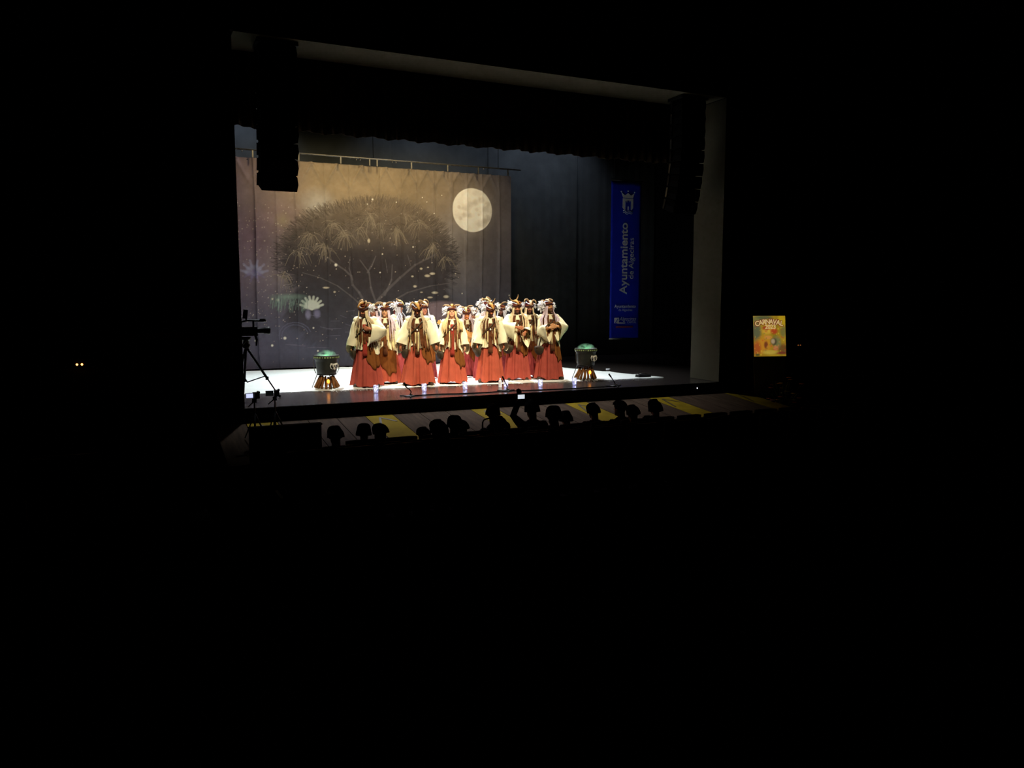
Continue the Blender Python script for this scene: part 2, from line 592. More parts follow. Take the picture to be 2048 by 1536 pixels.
# rosettes of blades inside the crown
for _ in range(46):
    a = img_rng.uniform(0.0, PI)
    q0 = img_rng.uniform(0.45, 0.9)
    rb = np.interp(a, ang[o_], rad[o_], period=2 * PI)
    t0 = cc + rb * q0 * np.array([math.cos(a), math.sin(a)])
    up_ = np.clip((t0[1] - 2.9) / 1.5, 0, 1)
    base = rgb(78, 73, 74) * (1 - up_) + rgb(122, 110, 96) * up_
    for _k in range(34):
        b = img_rng.uniform(0, 2 * PI)
        ln = img_rng.uniform(0.08, 0.26)
        stroke([t0 + img_rng.normal(0, .03, 2), t0 + ln * np.array([math.cos(b), 0.8 * math.sin(b) - .1])], 0.009, 0.006, base * img_rng.uniform(0.45, 1.6), img_rng.uniform(0.25, 0.7))
# dark hollow under the crown
blob(5.5, 2.50, 2.0, 0.75, rgb(62, 56, 58), 0.7, 0.8)
blob(4.2, 1.75, 1.3, 0.8, rgb(66, 66, 72), 0.7, 0.8)
blob(6.9, 1.6, 1.3, 0.9, rgb(70, 68, 74), 0.6, 0.8)
# fans of hanging leaves
for (tx, tz), nn, sp in (((4.02, 3.43), 26, 1.2), ((4.40, 3.16), 34, 1.3), ((4.93, 3.52), 34, 1.2), ((5.60, 4.00), 22, 1.0), ((6.32, 3.66), 34, 0.8), ((7.33, 3.24), 30, 1.0), ((3.37, 2.40), 20, 1.0), ((6.98, 3.85), 20, 1.3), ((5.33, 3.62), 16, 1.2), ((7.69, 2.95), 16, 1.2), ((3.76, 3.0), 18, 1.2), ((5.9, 3.75), 16, 1.1), ((4.6, 3.75), 20, 1.6), ((6.6, 4.0), 16, 1.6)):
    for _ in range(nn):
        a = -PI / 2 + img_rng.normal(0, 0.55 * sp)
        ln = img_rng.uniform(0.2, 0.48)
        p0 = np.array([tx, tz]) + img_rng.normal(0, 0.05, 2)
        p1 = p0 + ln * 0.55 * np.array([math.cos(a), math.sin(a) + 0.35])
        p2 = p0 + ln * np.array([math.cos(a), math.sin(a)])
        br = img_rng.uniform(0.75, 1.45)
        stroke([p0, p1, p2], 0.011, 0.006, rgb(138, 128, 114) * br, img_rng.uniform(0.25, 0.8))
# branches and trunk
bc = rgb(116, 110, 112)
for pts, wd in (([(4.46, 2.87), (4.71, 2.68), (4.91, 2.55), (5.07, 2.40), (5.10, 2.16), (5.27, 1.97), (5.42, 1.70), (5.62, 1.24)], 0.035),
                ([(5.31, 2.82), (5.55, 2.50), (5.59, 2.10), (5.70, 1.77)], 0.03), ([(5.74, 2.93), (5.64, 2.70), (5.51, 2.50)], 0.03),
                ([(7.40, 3.00), (6.83, 2.72), (6.40, 2.37), (6.04, 2.04), (5.72, 1.70), (5.62, 1.24)], 0.045),
                ([(6.62, 2.98), (6.71, 2.69)], 0.02), ([(3.81, 2.47), (4.25, 2.35), (4.70, 2.14), (5.02, 1.90), (5.39, 1.57)], 0.02),
                ([(7.91, 2.25), (7.25, 2.15), (6.60, 1.97), (6.11, 1.70)], 0.025), ([(6.19, 2.71), (6.16, 2.31), (5.97, 1.90)], 0.03),
                ([(5.05, 2.9), (5.02, 2.6), (5.10, 2.3)], 0.018), ([(6.0, 2.85), (6.05, 2.5)], 0.018)):
    stroke(pts, wd * 0.7, wd * 1.5, bc, 0.55)
# moon
mcx, mcz, mr = 8.52, 4.26, 0.61
blob(mcx, mcz, mr * 1.35, mr * 1.35, rgb(190, 182, 172), 0.35, 1.0)
blob(mcx, mcz, mr, mr, rgb(252, 248, 240), 1.0, 0.03)
s_ = win(mcx, mcz, mr, mr)
dm = np.hypot(GX[s_] - mcx, GZ[s_] - mcz)
shade = np.clip((GX[s_] - mcx - 0.26) / 0.3, 0, 1) * np.clip((fbm(GX[s_], GZ[s_], 3.2, 91) - 0.42) / 0.2, 0, 1) * 0.7
shade = np.maximum(shade, np.clip((fbm(GX[s_], GZ[s_], 3.6, 97) - 0.56) / 0.16, 0, 1) * 0.18)
kk = (shade * (dm < mr * 0.97))[..., None]
img[s_] = img[s_] * (1 - kk) + rgb(150, 138, 120) * kk
for x, z, r, a in ((8.12, 4.33, 0.075, .5), (8.35, 4.30, 0.16, .45), (8.46, 4.42, 0.13, .4), (8.27, 4.12, 0.10, .5), (8.16, 4.03, 0.08, .45), (8.42, 4.10, 0.10, .4), (8.62, 4.48, 0.12, .45), (8.66, 4.28, 0.08, .35), (8.80, 4.55, 0.13, .5), (8.92, 4.30, 0.14, .5), (8.78, 3.90, 0.15, .5), (8.90, 3.98, 0.12, .55), (8.72, 4.15, 0.06, .4), (8.98, 4.45, 0.11, .55)):
    blob(x, z, r, r * 0.95, rgb(176, 164, 142), a * .8, 0.6)
for (x, z) in ((8.55, 4.18), (8.93, 4.42), (8.9, 4.15), (8.66, 3.95)):
    blob(x, z, 0.035, 0.035, rgb(255, 250, 240), 0.8, 0.8)
# stars, sparks, cream leaves
for x, z, r in ((5.68, 4.41, .035), (6.78, 3.20, .028), (4.67, 2.68, .05), (3.32, 0.80, .05), (6.33, 4.37, .022), (7.06, 4.53, .02), (7.19, 4.42, .018), (7.39, 4.12, .02), (5.54, 4.28, .02), (4.17, 4.15, .02), (4.05, 1.05, .03), (4.15, 0.45, .03), (3.17, 1.77, .05), (3.04, 1.80, .035), (5.85, 2.50, .025), (5.92, 2.99, .025), (2.60, 0.75, .03), (3.0, 0.62, .04), (7.62, 4.62, .018), (9.65, 1.9, .03), (8.2, 1.95, .025)):
    blob(x, z, r, r, rgb(250, 244, 232), 0.95, 0.6)
for _ in range(420):
    x = img_rng.uniform(BX0, 8.1)
    z = img_rng.uniform(0.2, 4.4)
    if img_rng.random() < 0.5:
        x = img_rng.normal(2.8, 0.55)
        z = img_rng.uniform(1.2, 4.2)
    r = img_rng.uniform(0.010, 0.022)
    blob(x, z, r, r, rgb(236, 222, 208), img_rng.uniform(0.25, 0.85), 0.8)
for x, z, rx, rz in ((7.18, 2.43, .10, .045), (7.32, 2.49, .09, .04), (7.00, 2.62, .05, .035), (6.82, 2.14, .06, .04), (7.39, 1.97, .11, .04), (4.40, 2.09, .10, .03), (4.62, 1.98, .04, .03), (5.56, 3.33, .045, .07), (6.75, 2.41, .045, .03), (7.25, 1.84, .09, .03), (7.72, 1.86, .10, .05), (7.0, 1.98, .05, .02), (7.2, 2.66, .04, .02), (8.0, 2.5, .03, .02)):
    blob(x, z, rx, rz, rgb(226, 214, 190), 0.8, 0.5)
blob(7.60, 1.45, 0.75, 0.32, rgb(150, 128, 134), 0.8, 0.25)
# lotus flowers and reeds
def petals(cx, cz, n, ln, wd, c, a0, a1, al):
    for i in range(n):
        a = a0 + (a1 - a0) * i / (n - 1)
        p1 = (cx + ln * math.cos(a), cz + ln * math.sin(a))
        pm = (cx + ln * 0.55 * math.cos(a), cz + ln * 0.55 * math.sin(a))
        blob(pm[0], pm[1], wd * 1.3, wd * 1.3, c, al, 0.8)
        stroke([(cx, cz), pm, p1], wd, wd * 0.35, c, al)
petals(2.62, 2.42, 6, 0.34, 0.06, rgb(156, 156, 188), 0.25, PI - 0.25, 0.6)
petals(2.62, 2.50, 4, 0.28, 0.05, rgb(134, 124, 166), -PI + 0.6, -0.6, 0.4)
petals(4.02, 1.56, 8, 0.30, 0.06, rgb(206, 212, 200), 0.3, PI - 0.3, 0.8)
blob(4.02, 1.60, 0.22, 0.10, rgb(210, 214, 204), 0.8, 0.6)
blob(3.92, 1.40, 0.09, 0.16, rgb(158, 154, 186), 0.6, 0.6)
blob(4.15, 1.42, 0.11, 0.14, rgb(150, 146, 182), 0.6, 0.6)
for _ in range(90):
    x = img_rng.uniform(3.0, 3.95)
    z = img_rng.uniform(1.72, 1.88)
    stroke([(x, z), (x - 0.03, z - img_rng.uniform(0.1, 0.3))], 0.012, 0.006, rgb(134, 158, 148) * img_rng.uniform(.6, 1.2), 0.4)
blob(3.45, 1.86, 0.55, 0.09, rgb(146, 176, 160), 0.5, 0.9)
for r in (0.34, 0.28):
    stroke([(3.58 + r * math.cos(a) * 1.2, 0.86 + r * math.sin(a)) for a in np.linspace(0.3, PI + 0.3, 10)], 0.02, 0.012, rgb(120, 120, 146), 0.35)
for _ in range(36):
    x = img_rng.uniform(3.3, 8.0)
    z = img_rng.uniform(0.4, 1.6)
    stroke([(x, z), (x + img_rng.uniform(.15, .4), z + img_rng.uniform(-.12, .02))], 0.012, 0.008, rgb(140, 136, 156), 0.3)
img *= (0.88 + 0.24 * fbm(GX, GZ, 9.0, 131)[..., None])
img = np.clip(img, 0.004, 0.95)
# hang: vertical creases, sagging swags near the top edge
dep = np.zeros_like(GX)
for fx, a in ((2.0, .012), (2.68, .03), (3.19, .014), (3.68, .012), (4.45, .014), (5.09, .012), (5.89, .012), (6.48, .014), (6.90, .02), (7.40, .022), (7.89, .024), (8.33, .022), (8.80, .022), (9.33, .026)):
    xx = GX - fx - 0.02 * np.sin(GZ * 1.3 + fx)
    dep += 2.8 * a * np.exp(-np.abs(xx) / 0.026) * (0.75 + 0.25 * np.sin(GZ * 2 + fx * 3))
    dep += a * 0.5 * np.tanh(xx / 0.06) * np.exp(-(xx / 0.3) ** 2)
tp = np.clip((GZ - (BZ1 - 0.75)) / 0.75, 0, 1)
for fx in (2.25, 2.9, 3.5, 4.1, 4.75, 5.4, 6.05, 6.7, 7.2, 7.65, 8.1, 8.55, 9.05):
    for sg in (-1, 1):
        dd = (GX - fx) - sg * (BZ1 - GZ) * 0.55
        dep += 0.035 * np.exp(-(dd / 0.05) ** 2) * tp
dep += 0.02 * (fbm(GX, GZ, 1.4, 141, 3) - 0.5)
fv = np.stack([GX, BY - dep, GZ], -1).reshape(-1, 3)
idx = np.arange(nx * nz).reshape(nz, nx)
q = np.stack([idx[:-1, :-1], idx[:-1, 1:], idx[1:, 1:], idx[1:, :-1]], -1).reshape(-1, 4)
bd = thing('printed_backdrop', (0, 0, 0), 'large printed cloth backdrop of a moonlit dragon tree and full moon', 'backdrop')
link('cloth', numpy_mesh('cloth', fv, q, M['printm'], img.reshape(-1, 3)), bd)
MB().box(((BX0 + BX1) / 2, BY + 0.03, BZ1 - 0.03), (BX1 - BX0, 0.03, 0.05)).build('top_batten', M['blackmat'], bd, smooth=False)
MB().box(((BX0 + BX1) / 2, BY + 0.03, BZ0 + 0.03), (BX1 - BX0, 0.02, 0.04)).build('hem_pipe', M['blackmat'], bd, smooth=False)

# ------------------------------------------------------------------ white crumpled cloth on the stage floor
def cloth_outline(u):
    # front edge from left to right, back edge from left to right
    fx = -0.6 + u * 11.4
    fy = 2.18 - 0.086 * (fx - 0.5) + 0.03 * math.sin(fx * 5.1) + 0.018 * math.sin(fx * 13.7)
    by = 7.0 if fx < 7.9 else 7.0 - (fx - 7.9) * 1.16 if fx < 9.9 else 4.68 - (fx - 9.9) * 3.75
    return fx, fy, max(by, fy + 0.05)


def cl_fn(u, v):
    fx, fy, by = cloth_outline(u)
    y = fy + (by - fy) * v
    h = 0.012 + 0.014 * (float(fbm(np.array([fx]), np.array([y]), 2.2, 201)[0]) - 0.3) + 0.02 * max(0, math.sin(fx * 3.1 + y * 7.5 + 2 * math.sin(fx))) ** 6
    return (fx, y, max(h, 0.006) if 0 < v < 1 else 0.004)


tag(MB().grid(cl_fn, 150, 60).build('floor_cloth', M['sheet']), 'white crumpled cloth spread over the stage floor', 'cloth')
# ------------------------------------------------------------------ doors beside the stage, emergency lamps
M['doorwood'] = mat('door_wood', (96, 56, 30), 0.6, var=0.2, scale=4, stretch=(8, 8, 0.6))
M['doorleaf'] = mat('door_leaf', (26, 18, 14), 0.7)
for n_, x0 in ((1, 12.14), (2, -0.35)):
    dr = struct('door_%d' % n_, MB().box((x0 + 0.5, -0.02, 0.02), (0.90, 0.05, 2.32)), M['doorleaf'])
    MB().box((x0, -0.03, 0.05), (0.09, 0.10, 2.42)).build('door_frame', M['doorwood'], dr, smooth=False)
    MB().box((x0 + 1.0, -0.03, 0.05), (0.09, 0.10, 2.42)).build('door_frame', M['doorwood'], dr, smooth=False)
    MB().box((x0 + 0.5, -0.03, 1.23), (1.09, 0.10, 0.09)).build('door_lintel', M['doorwood'], dr, smooth=False)
    MB().tube([(x0 + 0.14, -0.1, 0.08), (x0 + 0.26, -0.1, 0.08)], 0.012).build('handle', M['steel'], dr)
for x, es, lab in ((-0.87, 9.0, 'small emergency light box with two glowing orange lamps by left stage door'), (13.58, 0.15, 'small emergency light box with two faint lamps beyond the carnival poster')):
    t = thing('emergency_light', (x, -0.03, 0.82 if x < 0 else 0.75), lab.replace('left stage door', 'the side wall without poster'), 'emergency light')
    MB().box((0, 0, 0.03), (0.16, 0.06, 0.09)).build('housing', M['blackmat'], t, smooth=False)
    m_ = mat('lamp_glow', (255, 190, 120), 0.5, emit=(255, 150, 70), emit_s=es)
    for s in (-1, 1):
        MB().ball((s * 0.033, -0.035, 0), 0.016, 8).build('lamp', m_, t)

# ------------------------------------------------------------------ line arrays
def line_array(x, lab, mirror):
    t = thing('line_array', (x, 0.36, 3.52), lab, 'loudspeaker')
    z, y, tilt = 2.42, 0.0, 0.0
    MB().box((0, 0, 2.44), (0.66, 0.5, 0.06)).build('rigging_frame', M['black'], t, smooth=False)
    for sx in (-0.24, 0.24):
        MB().tube([(sx, 0, 2.45), (sx, 0, 2.478)], 0.02, 6).build('chain', M['steel'], t)
    for k in range(9):
        tilt = math.radians(max(0, (k - 3)) * 3.6)
        h = 0.255
        r = Matrix.Rotation(tilt, 3, 'X')
        c = Vector((0, y, z)) + r @ Vector((0, 0, -h / 2))
        poly = [(-0.29, -h / 2 + .006), (0.29, -h / 2 + .006), (0.31, 0), (0.29, h / 2 - .006), (-0.29, h / 2 - .006), (-0.31, 0)]
        cb = MB().prism(poly, -0.22, 0.2, lambda p: r @ Vector(p) + c).build('cabinet', M['blackmat'], t, smooth=False)
        MB().prism([(-0.27, -h / 2 + .02), (0.27, -h / 2 + .02), (0.27, h / 2 - .02), (-0.27, h / 2 - .02)], -0.232, -0.222, lambda p: r @ Vector(p) + c).build('grille', M['black'], cb, smooth=False)
        for s in (-1, 1):
            MB().box(c + r @ Vector((s * 0.316, 0.12, 0)), (0.02, 0.05, 0.2), r).build('link_plate', M['steel'] if k % 2 else M['black'], cb, smooth=False)
        e = Vector((0, y, z)) + r @ Vector((0, 0, -h))
        y, z = e.y, e.z
line_array(2.22, 'black line array loudspeaker hanging in front of the printed backdrop', False)
line_array(10.62, 'black line array loudspeaker hanging beside the pale proscenium reveal', True)

# ------------------------------------------------------------------ blue municipal banner
M['banner'] = mat('banner_blue', (16, 44, 206), 0.6, var=0.05, scale=3)
M['bwhite'] = mat('banner_white', (226, 228, 240), 0.6, var=0.03)
M['bred'] = mat('banner_red', (150, 70, 90), 0.7)
bn = thing('hanging_banner', (12.17, 5.0, 0.70), 'tall blue hanging banner with white crest and vertical lettering', 'banner')
MB().sheet(lambda u, v: ((u - .5) * 0.97, 0.012 * math.sin(u * 5 + v * 2) * (1 - .5 * v), v * 4.30), 14, 30, (0, 0.006, 0)).build('cloth', M['banner'], bn)
MB().tube([(-0.5, 0, 0.0), (0.5, 0, 0.0)], 0.022, 8).build('bottom_rod', M['steel'], bn)
MB().tube([(-0.5, 0, 4.30), (0.5, 0, 4.30)], 0.018, 8).build('top_rod', M['black'], bn)
for s in (-.4, .4):
    MB().tube([(s, 0, 4.3), (s, 0, 7.31)], 0.004, 5).build('cord', M['blackmat'], bn)


def text(name, body, size, parent, loc, rot, m, bold=0.0, sx=1.0, width=None, align='LEFT', ext=0.002, shear=0.0):
    c = bpy.data.curves.new(name, 'FONT')
    c.body = body
    c.size = size
    c.extrude = ext
    c.offset = bold
    c.shear = shear
    c.align_x = align
    c.materials.append(m)
    o = bpy.data.objects.new(name, c)
    col.objects.link(o)
    bpy.context.view_layer.update()
    me = bpy.data.meshes.new_from_object(o.evaluated_get(bpy.context.evaluated_depsgraph_get()))
    k = width / max(o.dimensions.x, 1e-6) if width else 1.0
    bpy.data.objects.remove(o)
    bpy.data.curves.remove(c)
    o = link(name, me, parent, loc)
    o.rotation_euler = rot
    if width:
        o.scale = (k, min(k, 1.3), 1)
    return o


R90 = (PI / 2, -PI / 2, 0)
text('lettering', 'Ayuntamiento', 0.33, bn, (0.03, -0.03, 1.235), R90, M['bwhite'], bold=0.006, width=1.94)
text('lettering', 'de Algeciras', 0.25, bn, (0.24, -0.03, 1.64), R90, M['bwhite'], bold=0.001, width=1.12)
text('lettering', 'Ayuntamiento', 0.13, bn, (-0.36, -0.03, 0.855), (PI / 2, 0, 0), M['bwhite'], bold=0.002, width=0.70)
text('lettering', 'de Algeciras', 0.085, bn, (-0.23, -0.03, 0.765), (PI / 2, 0, 0), M['bwhite'], width=0.45)
text('lettering', 'Algeciras', 0.12, bn, (-0.20, -0.03, 0.50), (PI / 2, 0, 0), M['bwhite'], width=0.56, shear=0.35)
text('lettering', 'CAPITAL', 0.06, bn, (0.06, -0.03, 0.425), (PI / 2, 0, 0), M['bwhite'], width=0.30)
MB().box((-0.28, -0.026, 0.505), (0.15, 0.006, 0.15)).build('logo_square', M['bwhite'], bn, smooth=False)
MB().box((-0.13, -0.026, 0.435), (0.26, 0.006, 0.035)).build('logo_bar', M['bwhite'], bn, smooth=False)
MB().box((-0.28, -0.031, 0.50), (0.02, 0.004, 0.15), Matrix.Rotation(math.radians(38), 3, 'Y')).build('logo_slash', M['banner'], bn, smooth=False)
MB().box((-0.02, -0.022, 0.325), (0.56, 0.004, 0.05)).build('small_print', M['bred'], bn, smooth=False)
# crest: crown, shield, tower, waves
cx, cz = 0.03, 3.84
crs = lambda p: Vector((cx + (p.x - cx) * 1.0, p.y, cz + (p.z - cz) * 0.80))
cr = MB().prism([(cx - .17, cz - .02), (cx - .17, cz - .33), (cx - .12, cz - .40), (cx, cz - .42), (cx + .12, cz - .40), (cx + .17, cz - .33), (cx + .17, cz - .02)], -0.030, -0.024).xf(crs).build('shield', M['bwhite'], bn, smooth=False)
for a, b in (((-.085, -.40), (.085, -.14)),):
    MB().prism([(cx - .085, cz - .41), (cx - .085, cz - .11), (cx - .055, cz - .11), (cx - .055, cz - .15), (cx - .025, cz - .15), (cx - .025, cz - .09), (cx + .025, cz - .09), (cx + .025, cz - .15), (cx + .055, cz - .15), (cx + .055, cz - .11), (cx + .085, cz - .11), (cx + .085, cz - .41)], -0.036, -0.031).xf(crs).build('tower', M['banner'], cr, smooth=False)
    MB().prism([(cx - .02, cz - .41), (cx - .02, cz - .30), (cx, cz - .27), (cx + .02, cz - .30), (cx + .02, cz - .41)], -0.041, -0.037).xf(crs).build('gate', M['bwhite'], cr, smooth=False)
MB().prism([(cx - .16, cz), (cx + .16, cz), (cx + .21, cz + .17), (cx + .10, cz + .08), (cx, cz + .16), (cx - .10, cz + .08), (cx - .21, cz + .17)], -0.030, -0.024).xf(crs).build('crown', M['bwhite'], bn, smooth=False)
for x, z in ((-.215, .20), (0, .23), (.215, .20)):
    MB().ball((cx + x, -0.026, cz + z), (0.028, 0.006, 0.028), 10).xf(crs).build('crown_point', M['bwhite'], bn)
for dz in (-.44, -.50):
    MB().tube([(cx - .15 + .3 * i / 12, -0.027, cz + dz + 0.025 * math.sin(i * PI / 3) - 0.03 * (1 - abs(i - 6) / 6)) for i in range(13)], 0.011, 6).xf(crs).build('wave', M['bwhite'], bn)

# ------------------------------------------------------------------ carnival poster, its stand and the flowers
ps = thing('poster_stand', (12.32, -0.62, -0.97), 'lit carnival display in yellow and orange on a grey stand', 'poster', rz=math.radians(-14))
LE = math.radians(7)


def lean(p):
    p = Vector(p)
    return Vector((p.x, p.y * math.cos(LE) + p.z * math.sin(LE), p.z * math.cos(LE) - p.y * math.sin(LE)))


PW, PH, PZ = 0.76, 0.88, 1.54
# the display is lit from inside: the print glows while stand and wall stay dark
M['lit_print'] = vcol_mat('lit_display_print', 0.5, 0.2)
b_ = M['lit_print'].node_tree.nodes['Principled BSDF']
M['lit_print'].node_tree.links.new(M['lit_print'].node_tree.nodes['Color Attribute'].outputs['Color'], b_.inputs['Emission Color'])
b_.inputs['Emission Strength'].default_value = 0.62
nu, nv = 100, 120
gu, gv = np.meshgrid(np.linspace(0, 1, nu), np.linspace(0, 1, nv))
pim = np.zeros((nv, nu, 3))
pim[:] = rgb(176, 140, 36)
pn = fbm(gu * 3, gv * 3, 1.0, 301)
pim = pim * (0.6 + 0.8 * pn[..., None])


def pblob(cx, cz, rx, rz, c, a=1.0, soft=0.5):
    d = np.sqrt(((gu - cx) / rx) ** 2 + ((gv - cz) / rz) ** 2)
    k = np.clip((1 - d) / soft, 0, 1)[..., None] * a
    pim[:] = pim * (1 - k) + np.array(c) * k


for a in ((.10, .62, .18, .30, rgb(86, 100, 78)), (.12, .92, .22, .12, rgb(120, 120, 70)), (.92, .62, .12, .2, rgb(120, 116, 60)), (.88, .88, .16, .2, rgb(206, 170, 30)), (.35, .96, .3, .06, rgb(90, 100, 66)),
          (.30, .28, .30, .26, rgb(214, 140, 40)), (.10, .2, .16, .22, rgb(180, 80, 40)), (.9, .18, .2, .16, rgb(110, 70, 40)), (.85, .08, .3, .04, rgb(120, 50, 40)), (.72, .34, .16, .2, rgb(120, 126, 80)),
          (.42, .62, .2, .1, rgb(222, 170, 60)), (.40, .70, .16, .07, rgb(150, 50, 36)), (.64, .62, .14, .09, rgb(190, 60, 36)), (.38, .28, .08, .12, rgb(110, 40, 34)), (.62, .36, .13, .12, rgb(70, 56, 44)), (.60, .37, .08, .08, rgb(196, 170, 130)),
          (.5, .1, .3, .07, rgb(206, 176, 70)), (.68, .2, .1, .08, rgb(214, 130, 80)), (.1, .04, .1, .04, rgb(70, 80, 40)), (.45, .47, .15, .06, rgb(226, 150, 70))):
    pblob(*a, a=0.85)
for _ in range(90):
    pblob(img_rng.uniform(0, 1), img_rng.uniform(0.02, .75), img_rng.uniform(.01, .04), img_rng.uniform(.01, .035), (rgb(200, 60, 40), rgb(230, 190, 60), rgb(110, 120, 60), rgb(220, 140, 60))[img_rng.integers(4)], 0.5)
pv = [lean(((u - .5) * PW, -0.014, PZ + v * PH)) for u, v in zip(gu.ravel(), gv.ravel())]
idx = np.arange(nu * nv).reshape(nv, nu)
q = np.stack([idx[:-1, :-1], idx[:-1, 1:], idx[1:, 1:], idx[1:, :-1]], -1).reshape(-1, 4)
MB().box((0, 0.008, PZ + PH / 2), (PW + 0.01, 0.04, PH + 0.01)).xf(lean).build('poster_board', M['black'], ps, smooth=False)
pr = link('poster_print', numpy_mesh('poster_print', pv, q, M['lit_print'], np.clip(pim, 0, .9).reshape(-1, 3)), ps)
M['ptext'] = mat('poster_lettering', (240, 214, 150), 0.7, emit=(240, 206, 136), emit_s=0.6)
M['pred'] = mat('poster_lettering_shade', (120, 40, 30), 0.7, emit=(120, 40, 30), emit_s=0.6)
tp_ = lean((0, -0.02, PZ + PH * 0.79))
for i, ch in enumerate('CARNAVAL'):
    u = (i - 3.5) / 8
    for m_, dd, b_ in ((M['pred'], 0.004, 0.016), (M['ptext'], 0.0, 0.004)):
        p = lean((u * PW * 0.84, -0.022 + dd, PZ + PH * (0.80 - 0.16 * u * u * 1.5)))
        text('lettering', ch, 0.15, ps, p, (PI / 2 - LE, 0.5 * u, 0), m_, bold=b_, align='CENTER', ext=0.001)
text('lettering', '2023', 0.13, ps, lean((0.02, -0.022, PZ + PH * 0.68)), (PI / 2 - LE, 0, 0), M['ptext'], bold=0.004, align='CENTER', ext=0.001)
M['standgrey'] = mat('stand_grey', (150, 150, 150), 0.8)
MB().box((0, 0.03, 0.86), (PW - 0.02, 0.02, 1.34)).xf(lean).build('stand_panel', M['standgrey'], ps, smooth=False)
for s in (-1, 1):
    MB().tube([lean((s * 0.34, 0.05, -0.17)), lean((s * 0.34, 0.05, 1.6))], 0.018, 8).build('stand_leg', M['black'], ps)
MB().tube([(0, 0.5, -0.17), lean((0, 0.06, 1.5))], 0.018, 8).build('stand_leg', M['black'], ps)

M['leafg'] = mat('leaf_green', (70, 96, 50), 0.6)
fw = thing('flower_arrangement', (12.15, -1.1, -0.97), 'flower arrangement of pink and white blooms below the carnival poster', 'flowers')
M['pot'] = mat('flower_pot', (150, 120, 60), 0.6)
MB().lathe([(0.12, -0.18), (0.15, -0.16), (0.2, 0.32), (0.215, 0.36), (0.19, 0.36), (0.17, 0.33)], 20).build('pot', M['pot'], fw)
fr_ = random.Random(5)
for i in range(34):
    a = fr_.uniform(0, 2 * PI)
    r0 = fr_.uniform(0.02, 0.12)
    r1 = fr_.uniform(0.1, 0.46)
    h = fr_.uniform(0.62, 1.22) - r1 * 0.5
    p0 = Vector((r0 * math.cos(a), r0 * math.sin(a), 0.33))
    p2 = Vector((r1 * math.cos(a), r1 * math.sin(a), h))
    pm = (p0 + p2) / 2 + Vector((0, 0, 0.08))
    stm = MB().tube([p0, pm, p2], 0.006, 5).build('stem', M['leafg'], fw)
    if i % 3 == 0:
        lf = MB()
        d = (p2 - pm).normalized()
        sd = d.cross(Vector((0, 0, 1))).normalized() * 0.025
        lf.sheet(lambda u, v: pm + d * (v * 0.34) + sd * (u - .5) * 2 * math.sin(PI * min(.98, max(.06, v))) + Vector((0, 0, -0.1 * v * v)), 3, 7, (0, 0.002, 0.002))
        lf.build('leaf', M['leafg'], stm)
    else:
        c_ = [(206, 120, 110), (232, 220, 200), (190, 90, 70), (214, 150, 80)][i % 4]
        mm = M.setdefault('petal%d' % (i % 4), mat('petal_%d' % (i % 4), c_, 0.7))
        bl = MB()
        for k in range(6):
            b = 2 * PI * k / 6 + i
            dv = Vector((math.cos(b), math.sin(b) * 0.8, 0.45)).normalized()
            tv = dv.cross(Vector((0, 0, 1))).normalized()
            bl.sheet(lambda u, v: p2 + dv * (0.07 * v) + tv * ((u - .5) * 0.07 * math.sin(PI * min(.97, max(.1, v)))) + Vector((0, 0, -0.02 * v * v)), 3, 5, (0, 0, 0.002))
        bl.build('bloom', mm, stm)
# ------------------------------------------------------------------ cauldrons on log fires
M['iron'] = mat('cauldron_iron', (46, 48, 42), 0.5, var=0.3, scale=8, spec=0.4)
M['log'] = mat('log_bark', (128, 82, 40), 0.85, var=0.5, scale=9, bump=0.4, stretch=(3, 3, 0.7))
M['logend'] = mat('log_end', (176, 128, 76), 0.85, var=0.3, scale=20)
M['bone'] = mat('bone_white', (226, 220, 204), 0.6, var=0.08)
M['runes'] = mat('rune_paint', (150, 170, 110), 0.7)
M['ember'] = mat('ember', (255, 200, 110), 0.6, emit=(255, 150, 44), emit_s=3.0)
sm = bpy.data.materials.new('green_steam')
sm.use_nodes = True
nt = sm.node_tree
nt.nodes.remove(nt.nodes['Principled BSDF'])
vp = nt.nodes.new('ShaderNodeVolumePrincipled')
vp.inputs['Color'].default_value = (0.55, 0.9, 0.65, 1)
nz_ = nt.nodes.new('ShaderNodeTexNoise')
nz_.inputs['Scale'].default_value = 7
mr_ = nt.nodes.new('ShaderNodeMapRange')
mr_.inputs['From Min'].default_value = 0.48
mr_.inputs['From Max'].default_value = 0.7
mr_.inputs['To Max'].default_value = 22.0
tc_ = nt.nodes.new('ShaderNodeTexCoord')
nt.links.new(tc_.outputs['Object'], nz_.inputs['Vector'])
nt.links.new(nz_.outputs['Fac'], mr_.inputs['Value'])
gm_ = nt.nodes.new('ShaderNodeMapping')
gm_.inputs['Scale'].default_value = (1 / .20, 1 / .20, 1 / .11)
gd_ = nt.nodes.new('ShaderNodeTexGradient')
gd_.gradient_type = 'SPHERICAL'
mu_ = nt.nodes.new('ShaderNodeMath')
mu_.operation = 'MULTIPLY'
nt.links.new(tc_.outputs['Object'], gm_.inputs[0])
nt.links.new(gm_.outputs[0], gd_.inputs[0])
nt.links.new(gd_.outputs['Fac'], mu_.inputs[0])
nt.links.new(mr_.outputs[0], mu_.inputs[1])
nt.links.new(mu_.outputs[0], vp.inputs['Density'])
nt.links.new(vp.outputs[0], nt.nodes['Material Output'].inputs['Volume'])


